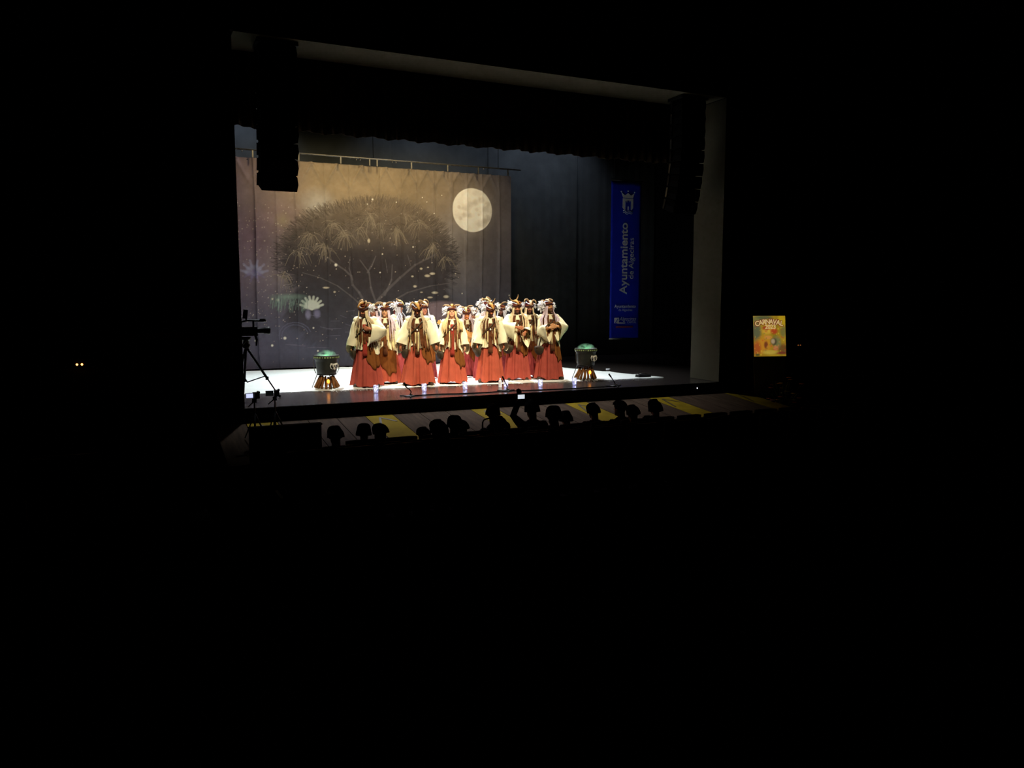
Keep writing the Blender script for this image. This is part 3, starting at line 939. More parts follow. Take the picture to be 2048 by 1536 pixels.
def cauldron(loc, label, flab, sc, seed, orn):
    r = random.Random(seed)
    t = thing('cauldron', (loc[0], loc[1], 0.02), label, 'cauldron')
    z0 = 0.27 * sc
    prof = [(0.0, z0), (0.175, z0), (0.185, z0 + .012), (0.192, z0 + .02), (0.200, z0 + .12), (0.212, z0 + .25), (0.216, z0 + .29), (0.245, z0 + .32), (0.252, z0 + .385), (0.245, z0 + .392), (0.222, z0 + .385), (0.205, z0 + .30), (0.0, z0 + .28)]
    MB().lathe(prof, 32, close=False).build('pot', M['iron'], t)
    MB().lathe([(0.188, z0 - .004), (0.198, z0 + .01), (0.188, z0 + .022)], 32, close=False).build('foot_ring', M['black'], t)
    ru = MB()
    for k in range(30):
        a = 2 * PI * k / 30
        hh = r.choice((0.022, 0.03, 0.026))
        ru.box((0.2495 * math.cos(a), 0.2495 * math.sin(a), z0 + .353), (0.008, 0.030 if k % 5 else 0.012, hh), Matrix.Rotation(a, 3, 'Z'))
    ru.build('rune_band', M['runes'], t, smooth=False)
    for k in range(3):
        a = 2 * PI * k / 3 + 0.6
        MB().tube([(0.186 * math.cos(a), 0.186 * math.sin(a), z0 + .02), (0.305 * math.cos(a), 0.305 * math.sin(a), 0.0)], 0.008, 6).build('leg', M['black'], t)
    for s in (-1, 1):
        MB().tube([(s * .248, 0, z0 + .35), (s * .262, 0, z0 + .30), (s * .245, 0.0, z0 + .1), (s * .21, 0, z0 + .03)], 0.007, 6).build('handle', M['steel'], t)
    # pale skull ornament on the side towards the audience
    a = math.radians(orn)
    oc = Vector((0.222 * math.cos(a), 0.222 * math.sin(a), z0 + .17))
    ry = Matrix.Rotation(a + PI / 2, 3, 'Z')
    om = MB().ball((0, -0.012, 0.02), (0.045, 0.03, 0.045), 12)
    om.ball((0, -0.016, -0.035), (0.026, 0.024, 0.035), 10)
    om.ball((-.05, -.01, .045), (0.03, 0.015, 0.018), 8).ball((.05, -.01, .045), (0.03, 0.015, 0.018), 8)
    om.tube([(-.03, 0, .05), (-.075, -.01, .06), (-.10, -.01, .02), (-.085, -.012, -.03), (-.05, -.015, -.05)], [.014, .013, .011, .008, .004], 7)
    om.tube([(.03, 0, .05), (.075, -.01, .06), (.10, -.01, .02), (.085, -.012, -.03), (.05, -.015, -.05)], [.014, .013, .011, .008, .004], 7)
    om.xf(lambda p: ry @ p + oc)
    o = om.build('skull_ornament', M['bone'], t)
    ey = MB().ball((-.02, -.04, .02), 0.012, 8).ball((.02, -.04, .02), 0.012, 8).ball((0, -.04, -.02), 0.008, 6)
    ey.xf(lambda p: ry @ p + oc)
    ey.build('eye_socket', M['blackmat'], o)
    # steam lit green from inside
    st = MB()
    st.ball((0, 0, 0), (0.20, 0.20, 0.11), 16)
    s_o = st.build('steam', sm, t, (0, 0, z0 + .40))
    s_o['kind'] = 'stuff'
    d = bpy.data.lights.new('cauldron_lamp', 'POINT')
    d.energy = 2.2
    d.color = (0.12, 1.0, 0.35)
    d.shadow_soft_size = 0.05
    lo = bpy.data.objects.new('cauldron_lamp', d)
    col.objects.link(lo)
    lo.parent = t
    lo.location = (0, 0, z0 + .34)
    # ring of split logs leaning together round a glowing lamp
    n = 17
    for k in range(n):
        a = 2 * PI * k / n + r.uniform(-.03, .03)
        hl = r.uniform(0.19, 0.25) * sc
        rb, rt = 0.235, 0.140 + r.uniform(-.008, .008)
        p0 = Vector((rb * math.cos(a), rb * math.sin(a), 0.014))
        p1 = Vector((rt * math.cos(a + .1), rt * math.sin(a + .1), hl))
        rr = r.uniform(0.024, 0.036)
        lg = MB().tube([p0, (p0 + p1) / 2 + Vector((r.uniform(-.008, .008), r.uniform(-.008, .008), 0)), p1], [rr, rr * .85, rr * .62], 7)
        L = lg.build('fire_log', M['log'], None)
        L.location = (loc[0], loc[1], 0.02)
        tag(L, flab, 'log', flab)
        MB().ball(p1, (rr * .55, rr * .55, 0.006), 8).build('cut_end', M['logend'], L)
    lt = tag(MB().ball((0, 0, 0), (0.03, 0.03, 0.045), 10).build('fire_lamp', M['ember'], None, (loc[0] - 0.02, loc[1] - 0.222, 0.150 * sc + 0.02)),
             'glowing amber lamp tucked into logs under ' + ('the cauldron near the video camera' if loc[0] < 5 else 'the cauldron by the blue banner'), 'lamp')


cauldron((3.34, 2.32), 'black cauldron steaming green over logs, beside the tall video camera tripod', 'split log leaning in the fire ring under the cauldron near the camera tripod', 1.0, 3, -62)
cauldron((8.97, 1.66), 'black cauldron steaming green over logs, in front of the blue banner', 'split log leaning in the fire ring under the cauldron near the banner', 1.1, 4, -70)

# ------------------------------------------------------------------ jars of fairy lights, floor microphones, bottle
M['jar'] = bpy.data.materials.new('clear_plastic')
M['jar'].use_nodes = True
b_ = M['jar'].node_tree.nodes['Principled BSDF']
b_.inputs['Base Color'].default_value = (0.85, 0.88, 1, 1)
b_.inputs['Alpha'].default_value = 0.28
b_.inputs['Roughness'].default_value = 0.15
M['led'] = mat('fairy_led', (200, 205, 255), 0.5, emit=(150, 150, 255), emit_s=7.0)
M['ledw'] = mat('fairy_led_white', (235, 235, 255), 0.5, emit=(225, 228, 255), emit_s=6.0)


def jar(x, y, label, seed):
    r = random.Random(seed)
    t = thing('light_jar', (x, y, 0.0), label, 'jar', 'jars of fairy lights along the stage edge')
    MB().lathe([(0.0, 0.001), (0.042, 0.001), (0.046, 0.01), (0.052, 0.14), (0.056, 0.15), (0.054, 0.15), (0.049, 0.14), (0.043, 0.013), (0, .012)], 18, close=False).build('glass', M['jar'], t)
    for k in range(11):
        a = r.uniform(0, 2 * PI)
        q_ = r.uniform(0.012, 0.034)
        MB().ball((q_ * math.cos(a), q_ * math.sin(a), 0.025 + k * 0.012), 0.011, 6).build('led', M['ledw'] if k % 3 else M['led'], t)
    MB().tube([(0.03 * math.cos(i * 1.1), 0.03 * math.sin(i * 1.1), 0.02 + i * 0.007) for i in range(18)], 0.002, 4).build('wire', M['steel'], t)


for i, (x, y, l) in enumerate(((4.04, 1.2, 'lit jar of fairy lights before the bowing singer with raised fist'), (4.96, 1.04, 'lit jar of fairy lights beside the curved floor microphone'), (5.81, 1.02, 'lit jar of fairy lights before the singer with the red sash'),
                               (6.70, 1.0, 'lit jar of fairy lights behind the middle floor microphone'), (7.38, 0.78, 'lit jar of fairy lights before the singer with hands on chest'), (8.2, 0.81, 'lit jar of fairy lights nearest the cauldron by the banner'))):
    jar(x, y, l, i)


def floor_mic(x, y, path, label):
    t = thing('floor_microphone', (x, y, 0.0), label, 'microphone', 'gooseneck microphones on the stage edge')
    MB().lathe([(0.0, 0.0), (0.10, 0.0), (0.10, 0.012), (0.05, 0.022), (0.02, 0.03), (0, 0.03)], 20, close=False).build('base', M['black'], t)
    for a in (0.3, 2.4, 4.5):
        MB().tube([(0, 0, 0.015), (0.2 * math.cos(a), 0.2 * math.sin(a), 0.008)], 0.009, 6).build('foot', M['black'], t)
    MB().tube(path, 0.011, 8).build('gooseneck', M['black'], t)
    d = (Vector(path[-1]) - Vector(path[-2])).normalized()
    MB().tube([Vector(path[-1]), Vector(path[-1]) + d * 0.08], [0.016, 0.018], 8).build('capsule', M['blackmat'], t)
    MB().box((0.03, -0.01, 0.035), (0.03, 0.03, 0.02)).build('clip', M['steel'], t, smooth=False)


floor_mic(4.46, 0.40, [(0, 0, 0.02), (0.03, 0, 0.08), (0.0, 0, 0.13), (-0.06, 0, 0.17), (-0.07, 0, 0.19)], 'curved gooseneck floor microphone near the light jar with the cable')
floor_mic(6.46, 0.43, [(0, 0, 0.02), (0.01, 0, 0.09), (-0.03, 0, 0.16), (-0.06, 0, 0.22)], 'gooseneck floor microphone in front of a white bottle')
floor_mic(8.84, 0.24, [(0, 0, 0.02), (0.0, 0, 0.07), (-0.06, 0, 0.15), (-0.10, 0, 0.20)], 'straight leaning floor microphone near the cauldron by the banner')
t = thing('water_bottle', (6.60, 1.06, 0.0), 'white water bottle standing behind the middle floor microphone', 'bottle')
M['bott'] = mat('bottle_white', (236, 236, 240), 0.3)
MB().lathe([(0.0, 0), (0.038, 0), (0.034, .01), (0.034, .11), (0.026, .145), (0.014, .165), (0.014, .175)], 16).build('body', M['bott'], t)
MB().lathe([(0.016, .172), (0.016, .19)], 12).build('cap', M['bwhite'], t)
tag(MB().tube([(4.5, 0.38, 0.012), (5.0, 0.45, 0.01), (5.4, 0.34, 0.01), (6.0, 0.3, 0.01), (6.44, 0.36, 0.012), (6.9, 0.26, 0.01), (7.6, 0.2, 0.01), (8.82, 0.16, 0.012)], 0.01, 6).build('microphone_cable', M['blackmat']), 'black microphone cable lying along the stage edge', 'cable')
t = thing('cable_box', (10.42, 1.52, 0.0), 'flat black cable box at the pointed end of the white cloth', 'box')
MB().box((0, 0, 0.035), (0.34, 0.16, 0.07), taper=.92).build('body', M['black'], t, smooth=False)
MB().tube([(-.1, 0, .07), (-.1, 0, .095), (.1, 0, .095), (.1, 0, .07)], 0.008, 6).build('handle', M['steel'], t)
tag(MB().lathe([(0.03, 0), (0.055, 0.002), (0.055, 0.045), (0.03, 0.045), (0.03, 0)], 18, close=False).build('tape_roll', M['bott'], None, (10.64, 3.39, 0.0)), 'small white tape roll on the dark floor behind the cloth', 'tape')
# paper scraps along the front edge of the cloth
sc_ = MB()
for _ in range(170):
    x = random.choice((random.uniform(3.3, 4.4), random.uniform(8.3, 10.0), random.uniform(2, 9.5)))
    y = 2.18 - 0.086 * (x - 0.5) - abs(random.gauss(0, 0.09)) - 0.03
    a = random.uniform(0, PI)
    s = random.uniform(0.008, 0.022)
    sc_.box((x, y, 0.004), (s, s * random.uniform(.5, 1), 0.006), Matrix.Rotation(a, 3, 'Z'))
tag(sc_.build('paper_scraps', M['bott'], smooth=False), 'tiny white paper scraps scattered along the cloth edge', 'paper scraps', kind='stuff')

# ------------------------------------------------------------------ cameras on tripods
def tripod(t, h, feet, top=0.0, knob=True):
    for fx, fy in feet:
        k = (0.62)
        MB().tube([(0, 0, h), (fx * k, fy * k, h * (1 - k))], 0.022, 8).build('leg', M['black'], t)
        MB().tube([(fx * k * .9, fy * k * .9, h * (1 - k * .9)), (fx, fy, 0.01)], 0.012, 8).build('lower_leg', M['black'], t)
        MB().box((fx * k, fy * k, h * (1 - k)), (0.05, 0.05, 0.06)).build('leg_clamp', M['black'], t, smooth=False)
        MB().ball((fx, fy, 0.025), (0.025, 0.025, 0.025), 8).build('rubber_foot', M['blackmat'], t)


t = thing('video_camera_tripod', (1.70, 1.36, 0.0), 'tall broadcast camera tripod with spread legs at the side of the stage', 'tripod')
ft = [(0.55, -0.08), (-0.12, -0.36), (-0.2, 0.42)]
tripod(t, 0.95, ft)
for fx, fy in ft:
    MB().tube([(0.0, 0.0, 0.30), (fx * .55, fy * .55, 0.40)], 0.01, 6).build('spreader', M['black'], t)
MB().lathe([(0.03, .90), (0.07, .93), (0.075, .98), (0.05, 1.0), (0.055, 1.06), (0.09, 1.08), (0.09, 1.12)], 16).build('fluid_head', M['black'], t)
MB().tube([(0.0, -0.05, 1.05), (-.12, -.2, 0.95), (-.2, -.3, 0.85)], 0.011, 6).build('pan_bar', M['black'], t)
vc = thing('video_camera', (1.70, 1.36, 1.12), 'black broadcast video camera with raised viewfinder on the tall tripod', 'camera')
MB().box((0.02, 0, 0.10), (0.36, 0.15, 0.16)).build('body', M['black'], vc, smooth=False)
MB().box((-0.12, 0, 0.2), (0.1, 0.12, 0.1)).build('battery', M['blackmat'], vc, smooth=False)
MB().tube([(-.10, 0, .18), (-.06, 0, .27), (.02, 0, .295), (.28, 0, .285), (.36, 0, .29)], [.02, .018, .02, .02, .024], 8).build('top_handle', M['black'], vc)
MB().tube([(0.14, 0, .17), (.14, 0, .28)], 0.018, 8).build('handle_post', M['black'], vc)
MB().lathe([(0.045, 0), (0.05, .02), (0.05, .12), (0.06, .13), (0.062, .18), (0.07, .2), (0.07, .235)], 16).xf(lambda p: Vector((p.z + .19, p.x, p.y + .11))).build('lens', M['black'], vc)
MB().box((0.0, -0.05, 0.41), (0.07, 0.1, 0.16), Matrix.Rotation(math.radians(8), 3, 'Y')).build('viewfinder', M['black'], vc, smooth=False)
MB().tube([(0.02, -.02, .29), (0.01, -.04, .36)], 0.014, 6).build('viewfinder_arm', M['black'], vc)
MB().tube([(0.16, -.05, 0.03), (0.18, -.06, -0.05), (.17, -.06, -.16)], [.02, .022, .012], 8).build('hand_grip', M['blackmat'], vc)
MB().box((0.30, 0, .315), (0.1, 0.03, 0.02)).build('microphone', M['steel'], vc, smooth=False)
M['screen'] = mat('lit_screen', (220, 225, 255), 0.4, emit=(206, 214, 255), emit_s=1.1, var=0.5, scale=30)
M['screen_dim'] = mat('dim_screen', (60, 64, 66), 0.3, emit=(60, 70, 70), emit_s=0.05, var=0.5, scale=30)
for x, y, z, scr, lab, lab2, rz in ((1.50, -1.2, 0.36, 'screen', 'small camcorder with a glowing white flip screen', 'slim black tripod under the camcorder with the glowing screen', 0.1),
                                   (1.80, -1.2, 0.38, 'screen_dim', 'small camcorder with a dark flip screen', 'slim black tripod under the camcorder with the dark screen', -0.1)):
    zb = -0.22 - 1.2 * SL
    t = thing('camcorder_tripod', (x, y, zb), lab2, 'tripod', rz=rz)
    h = z - zb - 0.09
    MB().tube([(0, 0, 0.22), (0, 0, h)], 0.012, 8).build('column', M['black'], t)
    for a in (0.2, 2.3, 4.4):
        fx, fy = 0.19 * math.cos(a), 0.19 * math.sin(a)
        MB().tube([(0, 0, h - .2), (fx, fy, 0.02 + fy * SL)], [.014, .01], 6).build('leg', M['black'], t)
    MB().box((0, 0, h), (0.06, 0.05, 0.06)).build('head', M['black'], t, smooth=False)
    MB().tube([(0, -.02, h), (-.10, -.04, h - .08)], 0.009, 6).build('pan_handle', M['black'], t)
    c = thing('camcorder', (x, y, z - 0.06), lab, 'camera', rz=rz)
    MB().box((0.03, 0, 0.05), (0.075, 0.15, 0.09)).build('body', M['black'], c, smooth=False)
    MB().lathe([(0.03, 0), (0.032, .05), (0.027, .06)], 12).xf(lambda p: Vector((p.x + .03, p.z + .07, p.y + .055))).build('lens', M['black'], c)
    MB().box((0.06, -0.02, 0.10), (0.03, 0.08, 0.025)).build('handle', M['black'], c, smooth=False)
    fl_ = MB().box((-0.075, -0.03, 0.055), (0.115, 0.012, 0.078)).build('flip_screen', M['black'], c, smooth=False)
    MB().box((-0.075, -0.038, 0.055), (0.10, 0.004, 0.064)).build('display', M[scr], fl_, smooth=False)

# ------------------------------------------------------------------ front-of-house bits
t = thing('low_partition', (1.68, -2.9, -0.97), 'black low partition panel in front of the camcorder tripods', 'partition')
MB().box((0, 0, 0.455), (0.93, 0.10, 1.27)).build('panel', M['blackmat'], t, smooth=False)
MB().box((0, 0, 1.095), (0.95, 0.13, 0.02)).build('cap_rail', M['blackmat'], t, smooth=False)
t = thing('stair_parapet', (-1.28, -3.1, -0.97), 'pale grey stair parapet with an upright end board in the dark aisle', 'parapet')
M['parapet'] = mat('parapet_paint', (150, 152, 148), 0.9)
MB().box((0.09, 0, 0.53), (0.17, 0.06, 0.80)).build('end_board', M['parapet'], t, smooth=False)
MB().box((0.47, 0.12, 0.67), (0.58, 0.05, 0.52)).build('side_panel', M['parapet'], t, smooth=False)
MB().box((0.3, 0.12, 0.0), (0.9, 0.3, 0.36)).build('plinth', M['blackmat'], t, smooth=False)
MB().box((-0.06, 0.1, 0.3), (0.05, 0.05, 0.24)).build('post', M['parapet'], t, smooth=False)
M['pilot'] = mat('pilot_white', (240, 240, 240), 0.5, emit=(235, 235, 240), emit_s=1.4)
tag(MB().ball((10.73, -0.05, -0.1), (0.014, 0.01, 0.018), 8).build('pilot_lamp', M['pilot']), 'tiny white pilot lamp on the stage front below the pale reveal', 'lamp')
# ------------------------------------------------------------------ people: one continuous skin each, grown from a distance field
class Field:
    def __init__(self, lo, hi, h):
        self.lo = np.array(lo, float)
        self.h = h
        self.n = np.ceil((np.array(hi) - self.lo) / h).astype(int) + 1
        self.a = np.full(self.n, 1.0, np.float32)

    def add(self, fn, lo, hi, k=0.02):
        m = k + 2.5 * self.h
        i0 = np.maximum(np.floor((np.array(lo) - m - self.lo) / self.h).astype(int), 0)
        i1 = np.minimum(np.ceil((np.array(hi) + m - self.lo) / self.h).astype(int) + 1, self.n)
        if np.any(i1 <= i0):
            return
        ax = [self.lo[d] + self.h * np.arange(i0[d], i1[d]) for d in range(3)]
        P = np.stack(np.meshgrid(*ax, indexing='ij'), -1)
        d = fn(P)
        s = tuple(slice(i0[q], i1[q]) for q in range(3))
        o = self.a[s]
        t = np.clip(0.5 + 0.5 * (d - o) / k, 0, 1)
        self.a[s] = d * (1 - t) + o * t - k * t * (1 - t)

    def cap(self, a, b, ra, rb, k=0.02):
        a, b = np.array(a, float), np.array(b, float)
        ab = b - a
        L = max(ab @ ab, 1e-9)

        def fn(P):
            t = np.clip(((P - a) @ ab) / L, 0, 1)
            return np.linalg.norm(P - a - t[..., None] * ab, axis=-1) - (ra + (rb - ra) * t)
        r = max(ra, rb)
        self.add(fn, np.minimum(a, b) - r, np.maximum(a, b) + r, k)

    def ell(self, c, r, R=None, k=0.015):
        c, r = np.array(c, float), np.array(r, float)
        R = np.eye(3) if R is None else R

        def fn(P):
            q_ = (P - c) @ R
            n_ = np.linalg.norm(q_ / r, axis=-1)
            n2 = np.linalg.norm(q_ / (r * r), axis=-1)
            return n_ * (n_ - 1) / np.maximum(n2, 1e-6)
        self.add(fn, c - r.max(), c + r.max(), k)

    def mesh(self):
        f = self.a
        n = self.n
        ins = f < 0
        c = [ins[i:n[0] - 1 + i, j:n[1] - 1 + j, k:n[2] - 1 + k] for i in (0, 1) for j in (0, 1) for k in (0, 1)]
        cnt = sum(x.astype(np.int8) for x in c)
        cells = np.argwhere((cnt > 0) & (cnt < 8))
        vid = -np.ones(n - 1, np.int64)
        vid[tuple(cells.T)] = np.arange(len(cells))
        acc = np.zeros((len(cells), 3))
        num = np.zeros(len(cells))
        cor = [(i, j, k) for i in (0, 1) for j in (0, 1) for k in (0, 1)]
        for a in range(8):
            for b in range(a + 1, 8):
                da = np.array(cor[b]) - np.array(cor[a])
                if np.abs(da).sum() != 1:
                    continue
                pa, pb = cells + cor[a], cells + cor[b]
                va, vb = f[tuple(pa.T)], f[tuple(pb.T)]
                x = (va < 0) != (vb < 0)
                t = np.where(x, va / np.where(np.abs(va - vb) < 1e-9, 1, va - vb), 0)
                acc += np.where(x[:, None], pa + t[:, None] * da, 0)
                num += x
        V = acc / num[:, None] * self.h + self.lo
        Q = []
        for d in range(3):
            e1, e2 = [(1, 2), (2, 0), (0, 1)][d]
            sl0 = [slice(None)] * 3
            sl1 = [slice(None)] * 3
            sl0[d], sl1[d] = slice(0, -1), slice(1, None)
            A, B = ins[tuple(sl0)], ins[tuple(sl1)]
            ed = np.argwhere(A != B)
            ok = np.all([(ed[:, e1] > 0), (ed[:, e2] > 0), (ed[:, e1] < n[e1] - 1), (ed[:, e2] < n[e2] - 1)], axis=0)
            ed = ed[ok]
            u1, u2 = np.zeros(3, int), np.zeros(3, int)
            u1[e1] = 1
            u2[e2] = 1
            g = [vid[tuple((ed - o).T)] for o in (u1 + u2, u2, 0 * u1, u1)]
            q_ = np.stack(g, -1)
            fl_ = ~A[tuple(ed.T)]
            q_[fl_] = q_[fl_][:, ::-1]
            Q.append(q_)
        return V, np.concatenate(Q)


def nrot(axis, deg):
    return np.array(Matrix.Rotation(math.radians(deg), 3, axis))


def ik(S, H, l1, l2, hint):
    S, H, hint = map(lambda q_: np.array(q_, float), (S, H, hint))
    d = H - S
    L = np.linalg.norm(d)
    if L > (l1 + l2) * 0.999:
        H = S + d / L * (l1 + l2) * 0.999
        d = H - S
        L = np.linalg.norm(d)
    u = d / L
    x = (l1 * l1 - l2 * l2 + L * L) / (2 * L)
    hgt = math.sqrt(max(l1 * l1 - x * x, 0))
    p = hint - u * (hint @ u)
    p /= max(np.linalg.norm(p), 1e-6)
    return S + u * x + p * hgt, H


def hand(F, W, fd, pn, s, curl, sc=1.0):
    """palm from wrist W along fd, palm normal pn; four unequal fingers and a thumb from the side of the palm"""
    fd = fd / np.linalg.norm(fd)
    pn = pn - fd * (pn @ fd)
    pn = pn / np.linalg.norm(pn)
    lat = np.cross(fd, pn) * s          # towards the thumb side
    for o in (-0.026, -0.008, 0.010, 0.028):
        F.cap(W, W + fd * 0.085 * sc + lat * o, 0.018, 0.0135, 0.012)
    for o, ln in ((-0.031, .062), (-0.0105, .078), (0.0105, .084), (0.031, .074)):
        p = W + fd * 0.088 * sc + lat * o
        d = fd.copy()
        for ph, cu in ((0.45, curl * .6), (0.32, curl), (0.23, curl)):
            c_, s_n = math.cos(cu), math.sin(cu)
            d = d * c_ + pn * s_n - (pn * 0 if True else 0)
            d /= np.linalg.norm(d)
            q_ = p + d * ln * ph
            F.cap(p, q_, 0.0098, 0.0088, 0.003)
            p = q_
    p = W + fd * 0.028 + lat * 0.026
    d = fd * 0.65 + lat * 0.7 + pn * 0.25
    d /= np.linalg.norm(d)
    q_ = p + d * 0.042
    F.cap(p, q_, 0.013, 0.0115, 0.006)
    d2 = fd * 0.9 + lat * 0.25 + pn * 0.35
    F.cap(q_, q_ + d2 / np.linalg.norm(d2) * 0.034, 0.0112, 0.0095, 0.004)


def body_mesh(P, h):
    """P: pose dict -> (verts, quads, colours, frame dict); person faces -Y, feet at z = 0, about 1.74 m tall"""
    lean_, seat = P.get('lean', 0), P.get('seated', False)
    sway = P.get('sway', 0)
    RT = nrot('X', lean_) @ nrot('Y', sway)
    hip = np.array([0, 0, 0.95])

    def T(p):
        return hip + RT @ (np.array(p, float) - hip)
    F = Field((-0.75, -0.75, -0.05), (0.75, 0.45, 1.95), h)
    F.cap((-.07, 0, .93), (.07, 0, .93), .115, .115, .05)
    F.cap(hip, T((0, 0, 1.12)), .125, .12, .05)
    F.cap(T((-.06, 0, 1.28)), T((.06, 0, 1.28)), .125, .125, .05)
    for s in (-1, 1):
        F.cap(T((s * .04, .01, 1.40)), T((s * .165, .01, 1.405)), .065, .058, .04)
    nk0, HP = T((0, .01, 1.44)), P.get('head', (0, 0, 0))
    RH = nrot('Z', HP[1]) @ nrot('X', HP[0]) @ nrot('Y', HP[2])
    nk1 = nk0 + RT @ np.array([0, -.012, .085])
    HC = nk1 + RH @ np.array([0, -.018, .10])
    F.cap(nk0, nk1 + RH @ np.array([0, .01, .03]), .062, .056, .03)
    F.ell(HC + RH @ np.array([0, .008, .022]), (.078, .098, .100), RH)
    F.ell(HC + RH @ np.array([0, -.038, -.055]), (.058, .060, .066), RH, .03)
    F.ell(HC + RH @ np.array([0, -.078, -.098]), (.026, .022, .020), RH, .02)
    F.cap(HC + RH @ np.array([0, -.088, .018]), HC + RH @ np.array([0, -.108, -.022]), .010, .016, .010)
    F.cap(HC + RH @ np.array([-.035, -.082, .030]), HC + RH @ np.array([.035, -.082, .030]), .013, .013, .012)
    F.cap(HC + RH @ np.array([-.018, -.088, -.058]), HC + RH @ np.array([.018, -.088, -.058]), .010, .010, .008)
    for s in (-1, 1):
        F.ell(HC + RH @ np.array([s * .080, .012, -.005]), (.012, .024, .032), RH, .008)
    arms = {}
    for s in (-1, 1):
        S = T((s * .175, .01, 1.40))
        tgt = P['hands'][0 if s < 0 else 1]
        hint = P.get('hints', ((-.5, .6, -.5), (.5, .6, -.5)))[0 if s < 0 else 1]
        E, W = ik(S, tgt, .285, .25, hint)
        F.cap(S, E, .052, .041, .03)
        F.cap(E, W, .042, .027, .02)
        fd = W - E
        pn = np.array(P.get('palms', ((.9, .3, 0), (-.9, .3, 0)))[0 if s < 0 else 1], float)
        fo = P.get('fingers', (None, None))[0 if s < 0 else 1]
        hand(F, W, fd if fo is None else np.array(fo, float), pn, s * P.get('thumb', 1), P.get('curl', 0.35))
        arms[s] = (S, E, W)
    feet = {}
    for s in (-1, 1):
        if seat:
            K = np.array([s * .13, -.44, .92])
            A = np.array([s * .13, -.42, .50])
        else:
            K = np.array([s * (.092 + P.get('stance', .05) * .35), -.01, .50])
            A = np.array([s * (.10 + P.get('stance', .05) * .8), .03, .085])
        F.cap((s * .085, 0, .90), K, .09, .060, .03)
        F.cap(K, A, .060, .038, .03)
        to = A + np.array([s * .04, -.16, -.045])
        F.cap(A + np.array([0, .03, -.045]), to, .038, .030, .02)
        feet[s] = (A, to)
    V, Q = F.mesh()
    # skin, lips, eyes, brows, beard, hair by place on the head
    sk = np.minimum(np.array(lin(P.get('skin', (196, 146, 106)))) * 1.35, .8)
    colr = np.tile(sk, (len(V), 1))
    hr = np.array(lin(P.get('hair', (40, 30, 24))))
    L = (V - HC) @ RH
    near = np.linalg.norm(L, axis=1) < .17
    x, y, z = L[:, 0], L[:, 1], L[:, 2]

    def paint(m_, c_, a=1.0):
        colr[m_ & near] = colr[m_ & near] * (1 - a) + np.array(c_) * a
    front = y < -.045
    paint((z > .062) | ((y > .012) & (z > -.07)), hr)
    for s in (-1, 1):
        paint(front & (((x - s * .032) / .020) ** 2 + ((z - .008) / .0085) ** 2 < 1), lin((70, 46, 36)))
        paint(front & (((x - s * .032) / .013) ** 2 + ((z - .008) / .006) ** 2 < 1), lin((30, 22, 20)))
        paint(front & (np.abs(x - s * .034) < .026) & (np.abs(z - .034) < .007), hr)
    paint(front & (np.abs(x) < .026) & (np.abs(z + .058) < .008), lin((150, 80, 70)))
    if P.get('beard'):
        bm_ = (y < .0) & (z < -.035) & ((np.abs(z + .058) > .009) | (np.abs(x) > .024)) & (z > -.15)
        paint(bm_, hr, .85)
        paint(front & (np.abs(x) < .036) & (np.abs(z + .042) < .008), hr, .8)
    return V, Q, colr, dict(T=T, RT=RT, RH=RH, HC=HC, arms=arms, feet=feet, nk=nk0)


CM = dict(
    skirt=[mat('skirt_brick_%d' % i, c, 0.9, var=0.1, scale=6, spec=0.05) for i, c in enumerate(((174, 80, 66), (182, 88, 66), (166, 74, 74)))],
    cream=mat('blouse_cream', (240, 232, 194), 0.9, var=0.06, scale=9, spec=0.05),
    vest=mat('vest_brown', (96, 58, 38), 0.9, var=0.3, scale=10, spec=0.05),
    suede=mat('apron_suede', (124, 74, 36), 0.95, var=0.15, scale=7, spec=0.03),
    fringe=mat('fringe_brown', (110, 66, 40), 0.9, var=0.3, scale=20, spec=0.05),
    fringe2=mat('fringe_cream', (226, 206, 150), 0.9, var=0.15, scale=20, spec=0.05),
    pouch=mat('pouch_leather', (66, 54, 36), 0.7, var=0.4, scale=9),
    shoe=mat('shoe_leather', (62, 46, 34), 0.7),
    bandana=mat('bandana_burgundy', (128, 50, 50), 0.9, var=0.4, scale=24, spec=0.05),
    band=mat('bandana_roll', (70, 40, 40), 0.9, var=0.5, scale=26, spec=0.05),
    skull=[mat('hat_skull_%d' % i, c, 0.7, var=0.15, scale=14) for i, c in enumerate(((196, 142, 72), (204, 172, 136), (180, 160, 108)))],
    horn=mat('hat_horn', (158, 126, 84), 0.6, var=0.25, scale=16),
    feather=mat('feather_white', (250, 248, 250), 0.95, var=0.03, spec=0.02),
    hair=[mat('dreads_%d' % i, c, 0.9, var=0.2, scale=30, spec=0.05) for i, c in enumerate(((222, 200, 160), (220, 200, 206), (200, 200, 212), (224, 192, 140)))],
    bead=mat('bead_white', (240, 236, 224), 0.5),
    dark=mat('trouser_grey', (96, 88, 92), 0.9, var=0.5, scale=26),
    red=mat('sash_red', (150, 50, 36), 0.9),
)


